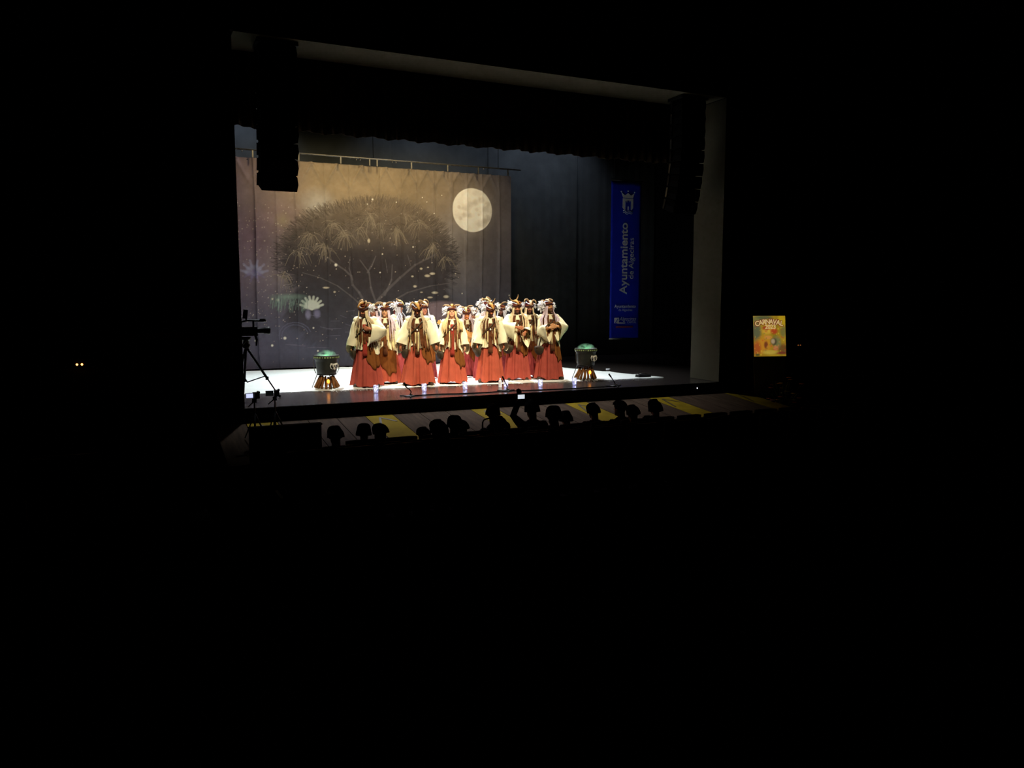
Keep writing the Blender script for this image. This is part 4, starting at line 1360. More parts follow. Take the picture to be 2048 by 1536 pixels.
def performer(name_label, X, Y, rz, P, look, group=None):
    r = random.Random(look.get('seed', 1))
    sc = look.get('scale', 1.0)
    e = thing('person', (X, Y, 0.012), name_label, 'person', 'costumed singers on the stage', math.radians(rz))
    e.scale = (sc, sc, sc)
    V, Q, C_, K = body_mesh(P, 0.0085)
    link('body', numpy_mesh('body', V, Q, M['skin'], C_), e)
    T, RH, HC = K['T'], K['RH'], K['HC']
    # --- shoes
    for s in (-1, 1):
        A, to = map(Vector, K['feet'][s])
        mb = MB()
        mb.tube([A + Vector((0, .07, -.05)), A + Vector((0, .05, -.045)), A + Vector((0, 0, -.035)), (A + to) / 2 + Vector((0, 0, -.008)), to + Vector((0, -.02, -.004)), to + Vector((0, -.055, -.008))], [.018, .044, .054, .05, .045, .016], 10, squash=.85)
        mb.xf(lambda p: Vector((p.x, p.y, max(p.z, 0.002))))
        mb.build('shoe', CM['shoe'], e)
    # --- skirt
    ph = [r.uniform(0, 6.3) for _ in range(5)]
    wide = look.get('wide', 1.0)
    slit = look.get('slit', 0.0)

    def srad(a, v):
        rx = .172 + (.300 * wide - .172) * v ** .85
        ry = .135 + (.245 * wide - .135) * v ** .85
        f = 1 + .25 * v ** .6 * (.5 * (1 - 2 * abs(math.sin(4.5 * a + ph[0]))) + .32 * (1 - 2 * abs(math.sin(7 * a + ph[1]))) + .25 * math.sin(5 * a + ph[2])) + .015 * math.sin(21 * a + ph[3])
        da = (a + PI / 2 + PI) % (2 * PI) - PI
        f = max(f, .88) - slit * v * math.exp(-(da / .16) ** 2)
        return rx * f, ry * f

    def sk_fn(u, v):
        a = 2 * PI * u
        rx, ry = srad(a, v)
        z = 1.0 - v * (.955 - .02 * math.sin(3 * a + ph[4]) - .015 * math.sin(7 * a))
        return (rx * math.cos(a), ry * math.sin(a), z)
    if look.get('trousers'):
        for s in (-1, 1):
            MB().tube([(s * .08, 0, 1.0), (s * .10, -.005, .75), (s * .12, -.02, .5), (s * .14, .01, .25), (s * .16, .03, .09)], [.13, .12, .10, .095, .085], 16).build('trouser_leg', CM['dark'], e)
    else:
        MB().grid(sk_fn, 112, 20, closed=True).build('skirt', CM['skirt'][look.get('skirt', 0)], e)
    # --- suede apron piece over one hip
    if look.get('apron', True):
        a0, a1 = math.radians(look.get('ap0', -88)), math.radians(look.get('ap1', -8) + 8)
        lng = look.get('aplen', .48) * 1.32

        def ap_fn(u, v):
            a = a0 + (a1 - a0) * u
            bot = lng * (.52 + .48 * math.sin(PI * min(1, u ** .8 * .8 + .05)) ** 1.2) * (1 + .05 * math.sin(u * 19))
            vv = v * bot
            rx, ry = srad(a, vv)
            return ((rx + .022) * math.cos(a), (ry + .022) * math.sin(a), 1.0 - vv * .955)
        MB().sheet(ap_fn, 22, 12, lambda p: Vector((p.x, p.y, 0)).normalized() * -.006).build('apron', CM['suede'], e)
    # --- blouse body
    bl = look.get('hem', .76) + .07

    def torso(a, z, off):
        tt = np.clip((1.44 - z) / .62, 0, 1)
        rx = np.interp(z, [.6, .80, 1.0, 1.2, 1.34, 1.42, 1.47], [.26, .245, .225, .205, .21, .188, .075])
        ry = np.interp(z, [.6, .80, 1.0, 1.2, 1.34, 1.42, 1.47], [.215, .20, .175, .155, .145, .11, .07])
        f = 1 + .04 * tt * math.sin(9 * a + ph[1]) + .03 * tt * math.sin(15 * a + ph[0])
        p = np.array([(rx * f + off) * math.cos(a), (ry * f + off) * math.sin(a) + .005, z])
        w_ = np.clip((z - .86) / .2, 0, 1)
        q_ = T(p)
        return Vector(p * (1 - w_) + q_ * w_)

    def bl_fn(u, v):
        a = 2 * PI * u
        pt = abs(math.cos(a)) ** 3 * .17 + .04 * math.sin(5 * a + ph[2])
        z = 1.47 + (bl - pt - 1.47) * v
        return torso(a, z, 0.0)
    MB().grid(bl_fn, 72, 18, closed=True).build('blouse', CM['cream'], e)
    # --- sleeves
    sl_w = look.get('sleeve', 1.0)
    for s in (-1, 1):
        S, E, W = [Vector(q_) for q_ in K['arms'][s]]
        I_ = Vector(T((s * .085, .01, 1.415)))
        pts = [I_] + [S.lerp(E, i / 6) for i in range(6)] + [E.lerp(W, i / 6) for i in range(7)]
        rings = []
        for i, c in enumerate(pts):
            t = i / (len(pts) - 1)
            d = (pts[min(i + 1, len(pts) - 1)] - pts[max(i - 1, 0)]).normalized()
            n1 = Vector((s * .35, .10, -1))
            n1 = (n1 - d * n1.dot(d))
            n1 = n1.normalized() if n1.length > .05 else Vector((s, 0, 0))
            n2 = d.cross(n1)
            w_ = .086 + .033 * t if i else .074
            hz = 1 - d.z * d.z
            drop = (.02 + .16 * t * t) * sl_w * (.28 + .72 * hz)
            ring = []
            for k_ in range(20):
                th = 2 * PI * k_ / 20
                sn, cn = math.sin(th), math.cos(th)
                wob = 1 + .13 * math.sin(3 * th + i * .9 + ph[3]) * t
                p = c + n2 * cn * w_ * wob * (1 - .25 * max(0, sn)) + n1 * sn * (w_ * .8 + drop * max(0, sn)) * wob
                p += Vector((0, 0, -(.08 + .09 * d.z * d.z) * t ** 3 * max(0, sn) ** 2 * sl_w))
                ring.append(p)
            rings.append(ring)
        mb = MB().add([p for rg in rings for p in rg], [(i * 20 + k_, i * 20 + (k_ + 1) % 20, (i + 1) * 20 + (k_ + 1) % 20, (i + 1) * 20 + k_) for i in range(len(rings) - 1) for k_ in range(20)])
        mb.ball(S, .084, 14)
        mb.build('sleeve', CM['cream'], e)
    # --- vest, open at the front
    gap = look.get('gap', .22)

    def vs_fn(u, v):
        a = -PI / 2 + gap + (2 * PI - 2 * gap) * u
        z = 1.455 - v * (.44 + .05 * math.sin(a * 3))
        return torso(a, z, .020 + .004 * v)
    MB().grid(vs_fn, 60, 10).build('vest', CM['vest'], e)
    # --- fringe strips over the chest
    fa, fb = MB(), MB()
    nstr = look.get('strips', 22)
    for k_ in range(nstr):
        a = -PI / 2 + (k_ / (nstr - 1) - .5) * 2.1 + r.uniform(-.04, .04)
        z0 = r.uniform(1.12, 1.34)
        z1 = (look.get('fringe_to', .74) + .10) + r.uniform(-.10, .16)
        hw = r.uniform(.03, .085)
        tgt_ = fb if r.random() < .27 else fa
        sw = r.uniform(-.05, .05)
        tgt_.sheet(lambda u, v: torso(a + (u - .5) * 2 * hw * (1 - .35 * v) + sw * v, z0 + (z1 - z0) * v, .026 + .012 * v + (.006 if tgt_ is fb else 0)), 3, 7, (0, .005, 0))
    fa.build('fringe', CM['fringe'], e)
    fb.build('fringe', CM['fringe2'], e)
    if look.get('sash', True):
        MB().sheet(lambda u, v: torso(-PI / 2 + (u - .5) * .34, 1.36 - v * .70, .018 + .02 * v), 4, 10, (0, .006, 0)).build('sash', CM['red'] if look.get('redsash') else CM['vest'], e)
    # --- pouch on the other hip, with a strap
    if look.get('pouch', True):
        a = math.radians(look.get('pa', -158))
        pc = Vector((.30 * math.cos(a), .29 * math.sin(a), look.get('pz', .72)))
        R_p = Matrix.Rotation(a + PI / 2, 3, 'Z')
        pm = MB().ball((0, 0, 0), (.15, .065, .15), 16)
        pm.v = [(x, y, z if z < .03 else .03 + (z - .03) * .25) for x, y, z in pm.v]
        pm.xf(lambda p: R_p @ p + pc)
        po = pm.build('pouch', CM['pouch'], e)
        MB().tube([R_p @ Vector((-.11, -.02, .04)) + pc, R_p @ Vector((0, -.065, .02)) + pc, R_p @ Vector((.11, -.02, .04)) + pc], [.012, .014, .012], 6).build('flap_edge', CM['shoe'], po)
        pth = [pc + Vector((0, 0, .05))] + [torso(a + (math.radians(-60) - a) * t, 1.0 + .42 * t, .045) for t in (.15, .4, .7, 1.0)]
        MB().tube(pth, .013, 6).build('strap', CM['pouch'], po)
    # --- necklace
    nb_ = MB().tube([torso(-PI / 2 + (k_ - 4) * .17, 1.38 - .13 * math.cos((k_ - 4) * .36), .044) for k_ in range(9)], .005, 6).build('necklace', CM['pouch'], e)
    MB().ball(torso(-PI / 2, 1.235, .048), (.018, .01, .024), 8).build('pendant', CM['bead'], nb_)
    # --- hat: wrapped bandana carrying an animal skull, horns and feathers
    RHm = Matrix([list(map(float, q_)) for q_ in RH])
    hc = Vector(HC)
    hx = lambda p: RHm @ Vector(p) + hc

    def ban(u, v):
        a = 2 * PI * u
        t = v * PI / 2
        z0 = .056 - .010 * math.cos(a + PI / 2)
        return hx((.090 * math.cos(a) * math.cos(t) * (1 + .02 * math.sin(7 * a)), .112 * math.sin(a) * math.cos(t) + .006, z0 + .085 * math.sin(t)))
    hat = MB().grid(ban, 28, 8, closed=True).build('hat', CM['bandana'], e)
    MB().tube([hx((.096 * math.cos(a), .117 * math.sin(a) + .006, .062 - .010 * math.cos(a + PI / 2))) for a in [2 * PI * i / 24 for i in range(25)]], [.014 + .004 * (i % 2) for i in range(25)], 8).build('hat_roll', CM['band'], hat)
    for wi, (wm, wt, wz) in enumerate(((CM['suede'], .35, .085), (CM['hair'][2], -.4, .10), (CM['vest'], .15, .125))):
        wt += r.uniform(-.2, .2)
        k_s = math.cos(math.asin(min(.95, (wz - .056) / .095)))
        MB().tube([hx((.093 * k_s * math.cos(a), .114 * k_s * math.sin(a) + .006, wz + wt * .06 * math.cos(a))) for a in [2 * PI * i / 20 for i in range(21)]], [.009 + .004 * (i % 3) for i in range(21)], 6).build('hat_wrap', wm, hat)
    ts = r.choice((-1, 1))
    MB().sheet(lambda u, v: hx((ts * (.085 + .02 * v), .03 + .05 * u, .06)) + Vector((0, 0, -.28 * v)) + Vector((.012 * math.sin(9 * v), 0, 0)), 3, 8, (.004, .002, 0)).build('scarf_tail', CM['bandana'], hat)
    skd = look.get('skull', 0)
    yaw_s = math.radians(look.get('skull_yaw', 0))
    up_s = look.get('skull_up', 0.0)
    rol_ = Matrix.Rotation(yaw_s, 3, 'Z') @ Matrix.Rotation(r.uniform(-.3, .3), 3, 'Y') @ Matrix.Rotation(r.uniform(-.25, .12), 3, 'X')
    sx = lambda p: hx(rol_ @ (Vector(p) * .97))
    k1 = MB().tube([sx((0, .06, .13)), sx((0, .02, .158)), sx((0, -.04, .165 + up_s)), sx((0, -.085, .145 + up_s)), sx((0, -.12, .108 + up_s)), sx((0, -.135, .075 + up_s))], [.018, .040, .044, .034, .024, .017], 12, squash=.75, up=(0, 0, 1))
    sk_o = k1.build('skull', CM['skull'][skd], hat)
    MB().ball(sx((-.045, -.075, .155 + up_s)), (.014, .012, .012), 8).ball(sx((.045, -.075, .155 + up_s)), (.014, .012, .012), 8).build('eye_socket', CM['band'], sk_o)
    ht = look.get('horn', 0)
    for s in (-1, 1):
        if ht == 0:      # curled ram horns
            pth = [(s * .04, .0, .17), (s * .085, .02, .205), (s * .125, .01, .19), (s * .145, -.02, .15), (s * .135, -.045, .115)]
            rr = [.024, .022, .018, .013, .005]
        elif ht == 1:    # thin upright horns
            pth = [(s * .035, .0, .17), (s * .075, .0, .20), (s * .105, -.01, .24), (s * .115, -.02, .285)]
            rr = [.018, .015, .010, .004]
        else:            # long swept-out horns
            pth = [(s * .035, .01, .17), (s * .10, .02, .20), (s * .165, .01, .20), (s * .215, -.01, .175)]
            rr = [.022, .019, .014, .004]
        MB().tube([sx(p) for p in pth], rr, 8).build('horn', CM['horn'], hat)
    fm = {}
    for (fs, big) in look.get('feathers', ((-1, 1.0), (1, 1.0))):
        mb = MB()
        root = hx((fs * .088, .035, .06))
        for k_ in range(64):
            d = Vector((fs * r.uniform(.25, 1.0), r.uniform(-.45, .7), r.uniform(-.55, .9))).normalized()
            d = RHm @ d
            ln = r.uniform(.045, .10) * big
            rt = root + RHm @ Vector((fs * r.uniform(0, .05), r.uniform(-.035, .05), r.uniform(-.05, .045))) * big
            sd = d.cross(Vector((r.uniform(-1, 1), r.uniform(-1, 1), r.uniform(-1, 1)))).normalized()
            nn = d.cross(sd)
            hw = r.uniform(.012, .02) * big
            mb.sheet(lambda u, v: rt + d * (ln * v) + sd * ((u - .5) * 2 * hw * math.sin(PI * min(.95, max(.12, v * .85 + .1)))) + nn * (-.03 * v * v) + Vector((0, 0, -.02 * v * v)), 3, 5, nn * .003)
        mb.build('feather_tuft', CM['feather'], hat)
    # --- long dreadlocks
    dl = MB()
    hcol = look.get('hairc', 0)
    for k_ in range(look.get('dreads', 22)):
        s = -1 if k_ % 2 else 1
        f = (k_ // 2) / 10
        a = -PI / 2 + s * (.80 + 1.2 * f)
        p0 = hx((.088 * math.cos(a), .106 * math.sin(a) + .006, .02))
        zt = look.get('dread_to', 1.10) + r.uniform(-.10, .17)
        b = -PI / 2 + s * (.42 + .75 * f + r.uniform(-.12, .16))
        ps_ = [p0, p0 + Vector((s * .012, -.004, -.05)), p0 + Vector((s * .022, -.01, -.12)).lerp(Vector((0, 0, -.12)), .2)]
        sh = torso(b, 1.37, .05)
        ps_ += [ps_[-1].lerp(sh, .6) + Vector((0, -.02, .01)), sh]
        for z in (1.28, 1.19, zt):
            if z < 1.33:
                ps_.append(torso(b + r.uniform(-.03, .03), z, .052 + r.uniform(0, .015)))
        rd = r.uniform(.007, .0125)
        dl.tube(ps_, [rd] * (len(ps_) - 1) + [rd * .5], 6)
    dl.build('hair', CM['hair'][hcol], e)
    return e, K


HANG = ((-.28, -.10, .84), (.28, -.10, .84))
CHEST = ((-.10, -.24, 1.20), (.10, -.25, 1.22))
# ---- front row
performer('singer in cream blouse and red skirt bowing with one fist raised to the chin', 4.14, 2.18, -26,
          dict(lean=14, head=(22, -22, 6), hands=((-.31, -.12, .80), (.13, -.28, 1.22)), hints=((-.6, .4, -.3), (.9, .1, -.5)), palms=((.9, .3, 0), (-.3, .8, .3)), curl=1.1, beard=True, skin=(178, 112, 80), stance=.12),
          dict(seed=1, scale=.98, skirt=0, skull=0, skull_yaw=-30, horn=0, feathers=((1, 1.15),), hairc=0, dreads=12, dread_to=1.2, redsash=True, slit=.06, wide=1.05))
performer('singer facing forward in swept-horn skull hat without feathers and wide suede apron', 4.66, 2.64, -18,
          dict(lean=0, head=(4, -6, 0), hands=((-.24, -.16, .95), (.33, -.14, .80)), stance=.1, curl=.9),
          dict(seed=2, scale=.945, skirt=1, skull=1, horn=2, feathers=(), hairc=1, ap0=-120, ap1=-15, aplen=.62, dread_to=1.05))
performer('singer bent forward looking down in a split skirt and heavily fringed vest', 5.20, 2.10, -22,
          dict(lean=15, head=(26, 4, 0), hands=((-.36, -.20, .82), (.38, -.16, .86)), palms=((.7, .5, 0), (-.7, .5, 0)), hints=((-.9, .3, 0), (.9, .3, 0)), beard=True, skin=(160, 96, 64), stance=.18, curl=.7),
          dict(seed=3, scale=.985, skirt=1, skull=0, skull_yaw=20, horn=0, feathers=((-1, 1.3),), hairc=0, dreads=16, dread_to=1.16, slit=.30, wide=1.18, ap0=-70, ap1=-5, aplen=.42, strips=26, fringe_to=.70, sleeve=1.2))
performer('singer with face lifted, red sash, swept horns and feathers on both sides', 5.94, 2.06, -20,
          dict(lean=-2, head=(-14, -2, 0), hands=((-.29, -.12, .83), (.29, -.10, .83)), skin=(198, 144, 112), hair=(190, 140, 84), stance=.14, curl=.6),
          dict(seed=4, scale=.925, skirt=1, skull=0, skull_up=.01, horn=2, feathers=((-1, 1.2), (1, 1.1)), hairc=3, dread_to=1.22, wide=1.12, redsash=True, ap0=-80, ap1=-10, aplen=.50, pz=.70, sleeve=1.25))
performer('singer with head bowed under an upright-horned hat, two feather tufts, arms hanging low', 6.79, 2.00, -22,
          dict(lean=12, head=(24, 10, -4), hands=((-.29, -.14, .82), (.30, -.16, .80)), beard=True, skin=(170, 100, 66), stance=.12, curl=.9),
          dict(seed=5, scale=.965, skirt=1, skull=0, skull_yaw=18, horn=1, feathers=((-1, 1.1), (1, 1.1)), hairc=0, dreads=12, dread_to=1.12, wide=1.0, ap0=-50, ap1=0, aplen=.36, fringe_to=.78))
performer('singer with one forearm swung across the chest and a big round leather pouch', 7.47, 2.10, -16,
          dict(lean=0, head=(10, -2, 0), hands=((-.06, -.30, 1.20), (.14, -.28, 1.08)), hints=((-.9, .0, -.2), (.35, .6, -.8)), palms=((.3, .9, 0), (-.4, .8, 0)), beard=True, skin=(176, 112, 76), stance=.08),
          dict(seed=6, scale=.985, skirt=0, skull=0, skull_yaw=25, horn=1, feathers=((-1, 1.15),), hairc=0, slit=.16, wide=.98, ap0=-80, ap1=-20, aplen=.36, pz=.76, pa=-140, hem=.82, dread_to=1.0))
performer('singer with both hands pressed to the chest gazing upward beside the dark drape', 8.17, 1.90, -8,
          dict(lean=-3, head=(-12, 14, 0), hands=((-.09, -.25, 1.18), (.10, -.25, 1.21)), hints=((-.45, .45, -.9), (1, .2, -.5)), palms=((0, 1, 0), (0, 1, 0)), fingers=((.9, -.15, .22), (-.9, -.15, .22)), curl=.12, beard=True, skin=(206, 146, 98), stance=.16),
          dict(seed=7, scale=.985, skirt=0, skull=1, skull_yaw=-10, horn=0, feathers=((-1, 1.35), (1, 1.0)), hairc=1, wide=1.02, ap0=-75, ap1=-15, aplen=.46, hem=.80, dread_to=1.08, strips=16))
# ---- second and third rows
performer('singer in profile wearing long silver strands behind the singer without feathers', 5.31, 3.92, 48,
          dict(lean=0, head=(0, 14, 0), hands=HANG, skin=(150, 110, 96)), dict(seed=8, scale=.975, skirt=2, skull=2, horn=2, feathers=((-1, 1.2),), hairc=2))
performer('singer half hidden behind the fist-raising singer, pale horned hat showing above', 4.60, 3.35, -20,
          dict(lean=0, head=(8, 0, 0), hands=HANG, skin=(150, 104, 84)), dict(seed=9, scale=.935, skirt=2, skull=2, horn=2, feathers=((-1, 1.2), (1, .9)), hairc=1))
performer('singer half hidden behind the bent-forward singer, one white feather tuft showing', 5.74, 3.30, -16,
          dict(lean=0, head=(6, 12, 0), hands=HANG, skin=(170, 112, 90)), dict(seed=10, scale=.965, skirt=2, skull=1, horn=0, skull_yaw=30, feathers=((-1, 1.3),), hairc=2))
gK = performer('guitar player with bowed head behind the singer in the red sash', 6.84, 3.50, -12,
               dict(lean=6, head=(24, -8, 0), hands=((-.34, -.26, 1.10), (.22, -.22, .98)), hints=((-.7, .3, -.6), (.9, .3, -.3)), palms=((.2, .9, .2), (-.3, .9, 0)), skin=(206, 130, 84), curl=.9), dict(seed=11, scale=.90, skirt=2, skull=2, horn=2, feathers=((-1, 1.25), (1, 1.2)), hairc=1, sleeve=1.3))
performer('singer in patterned grey trousers at the back between two red skirts', 7.32, 4.30, -12,
          dict(lean=0, head=(12, 6, 0), hands=HANG, skin=(160, 112, 90)), dict(seed=12, scale=.865, trousers=True, skull=2, horn=0, feathers=((1, 1.0),), hairc=1, apron=False))
performer('tall singer turning aside behind the upright-horned singer, lavender feathers', 7.03, 2.80, 6,
          dict(lean=0, head=(2, 22, 0), hands=HANG, skin=(196, 146, 104), beard=True), dict(seed=13, scale=.995, skirt=2, skull=2, horn=0, skull_up=.01, feathers=((-1, 1.2), (1, 1.1)), hairc=1))
performer('singer in horned hat peering between the pouch carrier and the upright-horned singer', 7.75, 3.50, -26,
          dict(lean=0, head=(8, -20, 0), hands=HANG, skin=(120, 84, 74), beard=True), dict(seed=14, scale=.93, skirt=2, skull=2, horn=2, feathers=((1, .9),), hairc=2))
performer('singer standing just behind the pouch carrier in a curled-horn hat', 7.99, 2.55, -16,
          dict(lean=0, head=(8, 0, 0), hands=((-.24, -.22, 1.0), (.20, -.30, 1.12)), skin=(160, 106, 78), beard=True, hints=((-.7, .3, -.6), (.9, .1, -.3))), dict(seed=15, scale=.975, skirt=2, skull=1, horn=0, feathers=((-1, 1.0), (1, .7)), hairc=0, sleeve=1.2))

# ---- guitar with its neck raised beside the blond singer
M['spruce'] = mat('guitar_top', (206, 150, 84), 0.35, var=0.1, spec=0.5)
M['rosew'] = mat('guitar_side', (96, 52, 32), 0.35, spec=0.5)
gt = thing('guitar', (6.72, 3.20, 0.0), 'acoustic guitar held by the bowed player, headstock rising beside the red-sashed singer', 'guitar')
gR = Matrix.Rotation(math.radians(-12), 3, 'Z') @ Matrix.Rotation(math.radians(-62), 3, 'Y')
gc = Vector((0.02, -0.02, 0.93))


def gshape(n=48):
    o = []
    for i in range(n):
        a = 2 * PI * i / n
        z = -.24 + .48 * (.5 - .5 * math.cos(a)) if False else -.24 * math.cos(a)
        w_ = np.interp(z, [-.24, -.20, -.10, .02, .12, .20, .24], [0, .12, .185, .125, .14, .10, 0])
        o.append((w_ * (1 if a < PI else -1), z))
    return o


gx_ = lambda p: gR @ Vector(p) + gc
MB().prism(gshape(), -.045, .045, gx_).build('body', M['rosew'], gt, smooth=False)
MB().prism([(x * .985, z * .985) for x, z in gshape()], -.050, -.0455, gx_).build('soundboard', M['spruce'], gt, smooth=False)
MB().lathe([(0, 0), (.045, 0), (.045, .003), (0, .003)], 20, close=False).xf(lambda p: gx_((p.x, -.0505 - p.z, p.y + .07))).build('sound_hole', M['blackmat'], gt)
MB().box((0, -.058, -.09), (.17, .012, .025)).xf(gx_).build('bridge', M['rosew'], gt, smooth=False)
MB().box((0, -.045, .40), (.052, .026, .42)).xf(gx_).build('neck', M['rosew'], gt, smooth=False)
hs = MB().prism([(-.028, .60), (.028, .60), (.042, .64), (.040, .78), (-.040, .78), (-.042, .64)], -.052, -.034, gx_).build('headstock', M['spruce'], gt, smooth=False)
for i in range(3):
    for s in (-1, 1):
        MB().ball(gx_((s * .055, -.043, .655 + i * .042)), .013, 8).build('tuning_peg', M['bone'], hs)
for i in range(6):
    x = (i - 2.5) * .008
    MB().tube([gx_((x, -.062, -.09)), gx_((x, -.060, .62))], .0012, 4).build('string', M['steel'], gt)
# ------------------------------------------------------------------ audience: front rows of seats and spectators seen against the stage
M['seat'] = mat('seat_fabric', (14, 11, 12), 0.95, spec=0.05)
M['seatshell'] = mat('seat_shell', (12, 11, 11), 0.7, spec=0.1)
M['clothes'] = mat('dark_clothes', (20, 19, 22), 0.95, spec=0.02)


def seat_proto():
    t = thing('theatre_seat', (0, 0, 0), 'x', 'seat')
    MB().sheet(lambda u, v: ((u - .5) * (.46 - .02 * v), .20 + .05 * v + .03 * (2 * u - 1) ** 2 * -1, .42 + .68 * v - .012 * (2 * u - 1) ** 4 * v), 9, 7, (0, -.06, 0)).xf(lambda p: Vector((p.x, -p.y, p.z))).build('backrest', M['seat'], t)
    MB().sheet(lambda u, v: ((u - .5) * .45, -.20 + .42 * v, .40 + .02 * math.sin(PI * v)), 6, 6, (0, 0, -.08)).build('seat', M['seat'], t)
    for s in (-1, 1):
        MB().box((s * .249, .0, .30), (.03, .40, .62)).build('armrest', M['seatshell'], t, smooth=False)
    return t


def put_seat(x, y, z, lab, grp, proto=[None]):
    if proto[0] is None:
        proto[0] = seat_proto()
        o = proto[0]
    else:
        o = copy_tree(proto[0])
    o.location = (x, y, z)
    o['label'] = lab
    o['group'] = grp


PITCH = 0.535
# (first seat X, seats, seat Y, floor Z there)
ROWS = {1: (2.59, 16, -3.20, FLOOR), 2: (2.08, 16, -4.14, -1.03), 3: (1.50, 16, -5.08, -0.875)}
for r_, nm in ((1, 'the row nearest the stage apron'), (2, 'the second row from the stage apron'), (3, 'the third row from the stage apron')):
    x0, n_, y_, z_ = ROWS[r_]
    for i in range(n_):
        put_seat(x0 + PITCH * i, y_, z_, 'dark theatre seat in ' + nm, ('front', 'second', 'third')[r_ - 1] + ' row of theatre seats')


def seated(row, px, ztop, lab, hands=None, hair=1.0, seed=0, head=(4, 0, 0), wide=1.0, extra=None):
    """sits in the seat nearest px and leans so that the head is at px; seen from behind, faces the stage (+Y)"""
    x0, n_, y_, z_ = ROWS[row]
    x = x0 + PITCH * round((px - x0) / PITCH)
    y = y_ + 0.10
    size = (ztop - z_ - 0.415) / 0.915
    sway = -math.degrees(math.asin(max(-.2, min(.2, (px - x) / (.75 * size)))))
    r = random.Random(seed)
    hs_ = hands or ((-.10, -.33, 1.03), (.10, -.33, 1.03))
    P = dict(lean=3, sway=sway, hints=((-.12, .35, -1), (.12, .35, -1)), head=head, hands=hs_, seated=True, skin=(150, 104, 80), hair=(18, 14, 12))
    if extra:
        P.update(extra)
    V, Q, C_, K = body_mesh(P, 0.013)
    e = thing('person', (x, y, z_ + 0.415 - 0.81 * size), lab, 'person', 'spectators in the front rows', PI)
    k_w = max(.92, min(size, 1.0))
    e.scale = (k_w, k_w, size)
    link('body', numpy_mesh('body', V, Q, M['skin'], C_), e)
    T = K['T']
    hc = Vector(K['HC'])
    RHm = Matrix([list(map(float, q_)) for q_ in K['RH']])

    def hb(u, v):
        a = 2 * PI * u
        t = PI * (.5 * v)
        lo = -.07 * (hair - .7) if math.sin(a) > -.3 else .05
        d = .092 + .020 * hair * (1 + .25 * math.sin(5 * a + seed) * math.cos(t))
        return RHm @ Vector((d * math.cos(a) * math.cos(t * .98) * wide, (d + .02) * math.sin(a) * math.cos(t * .98) + .01, lo * (1 - v) + .01 + (.118 + .012 * hair) * math.sin(t))) + hc
    MB().grid(hb, 26, 9, closed=True).build('hair', M['blackmat'], e)

    def jk(u, v):
        a = 2 * PI * u
        z = 1.49 - v * .60
        rx = np.interp(z, [.85, 1.2, 1.36, 1.43, 1.49], [.20, .215, .22, .18, .075])
        ry = np.interp(z, [.85, 1.2, 1.36, 1.43, 1.49], [.15, .155, .145, .12, .075])
        return Vector(T((rx * math.cos(a), ry * math.sin(a) + .01, z)))
    MB().grid(jk, 32, 10, closed=True).build('jacket', M['clothes'], e)
    for s in (-1, 1):
        S, E, W = [Vector(q_) for q_ in K['arms'][s]]
        MB().tube([S + Vector((-s * .06, 0, .01)), S + Vector((-s * .01, 0, .002)), S.lerp(E, .5), E, E.lerp(W, .5), E.lerp(W, .9)], [.068, .072, .062, .054, .048, .044], 12).ball(S, .078, 12).build('sleeve', M['clothes'], e)
        kx = Vector((s * .13, -.44, .92))
        MB().tube([(s * .09, 0, .92), Vector((s * .11, -.25, .915)), Vector((s * .127, -.435, .918)), Vector((s * .13, -.455, .86)), Vector((s * .13, -.42, .53))], [.11, .09, .078, .074, .055], 10).ball((s * .13, -.44, .92), .077, 12).build('trouser_leg', M['clothes'], e)
    return e, K


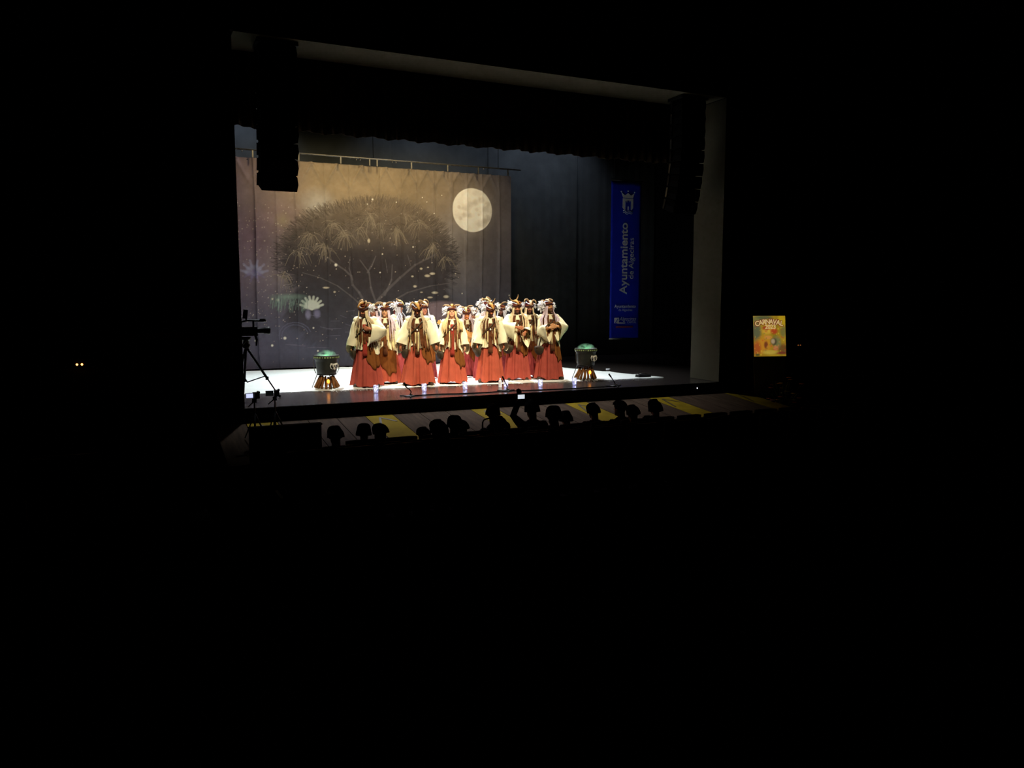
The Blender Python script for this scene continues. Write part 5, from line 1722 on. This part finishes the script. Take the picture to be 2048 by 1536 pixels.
AUD = [(2, 2.11, 0.22, 1.1, 'seated spectator in dark jacket beside the black low partition'),
       (1, 2.76, 0.08, 1.25, 'seated spectator in front of the first yellow panel, front one of a close pair'),
       (2, 2.70, 0.22, .9, 'seated spectator right behind the front one of the close pair'),
       (1, 3.50, -0.02, .8, 'low-seated spectator whose head barely tops the front seats'),
       (3, 3.11, 0.36, 1.3, 'rear spectator of the cluster of three seated close together'),
       (2, 3.64, 0.25, 1.2, 'middle spectator of the cluster of three seated close together'),
       (1, 4.15, 0.04, 1.2, 'front spectator of the cluster of three seated close together'),
       (1, 4.58, 0.24, 1.0, 'upright spectator beside a curved metal rail over the yellow panel'),
       (2, 4.34, 0.21, .9, 'spectator slumped behind the upright one by the rail'),
       (3, 4.61, 0.44, 1.0, 'spectator seated just behind the phone holder'),
       (1, 5.88, 0.06, 1.4, 'spectator sunk low in the seat beyond the phone holder'),
       (1, 6.37, 0.15, 1.1, 'spectator in front of the third yellow panel'),
       (1, 6.84, 0.17, .9, 'upright spectator next to the one before the third yellow panel'),
       (2, 6.49, 0.24, .9, 'second-row spectator behind the pair near the third yellow panel'),
       (1, 7.65, 0.15, 1.5, 'lone spectator against the last yellow panel')]
for i, (row, x, z, hr_, lab) in enumerate(AUD):
    seated(row, x, z, lab, hair=hr_, seed=i, head=(random.Random(i).uniform(-2, 10), random.Random(i + 50).uniform(-25, 25), random.Random(i + 9).uniform(-6, 6)))
# the one filming with a phone held up
seated(1, 5.28, 0.25, 'spectator filming with a phone held up above the heads', hair=1.2, seed=77,
       hands=((-.20, -.30, .98), (.13, -.20, 1.76)), extra=dict(hints=((-.5, .6, -.5), (.3, -.8, -.4)), palms=((.9, .3, 0), (-.3, -.9, 0)), fingers=(None, (0, -.1, 1)), curl=.5))
t = thing('phone', (5.15, -2.93, .335), 'bright phone screen held up sideways by a spectator', 'phone')
MB().box((0, 0, 0), (.125, .008, .072)).build('case', M['blackmat'], t, smooth=False)
M['phone'] = mat('phone_screen', (230, 235, 240), 0.3, emit=(215, 222, 228), emit_s=1.0, var=0.45, scale=40)
MB().box((0, -.005, 0), (.112, .003, .062)).build('screen', M['phone'], t, smooth=False)
tag(MB().tube([(4.30, -3.44, -.25), (4.30, -3.44, .07), (4.32, -3.44, .105), (4.36, -3.44, .12), (4.42, -3.44, .12)], .012, 8).build('seat_rail', M['steel']), 'curved thin metal rail standing beside the upright spectator', 'rail')
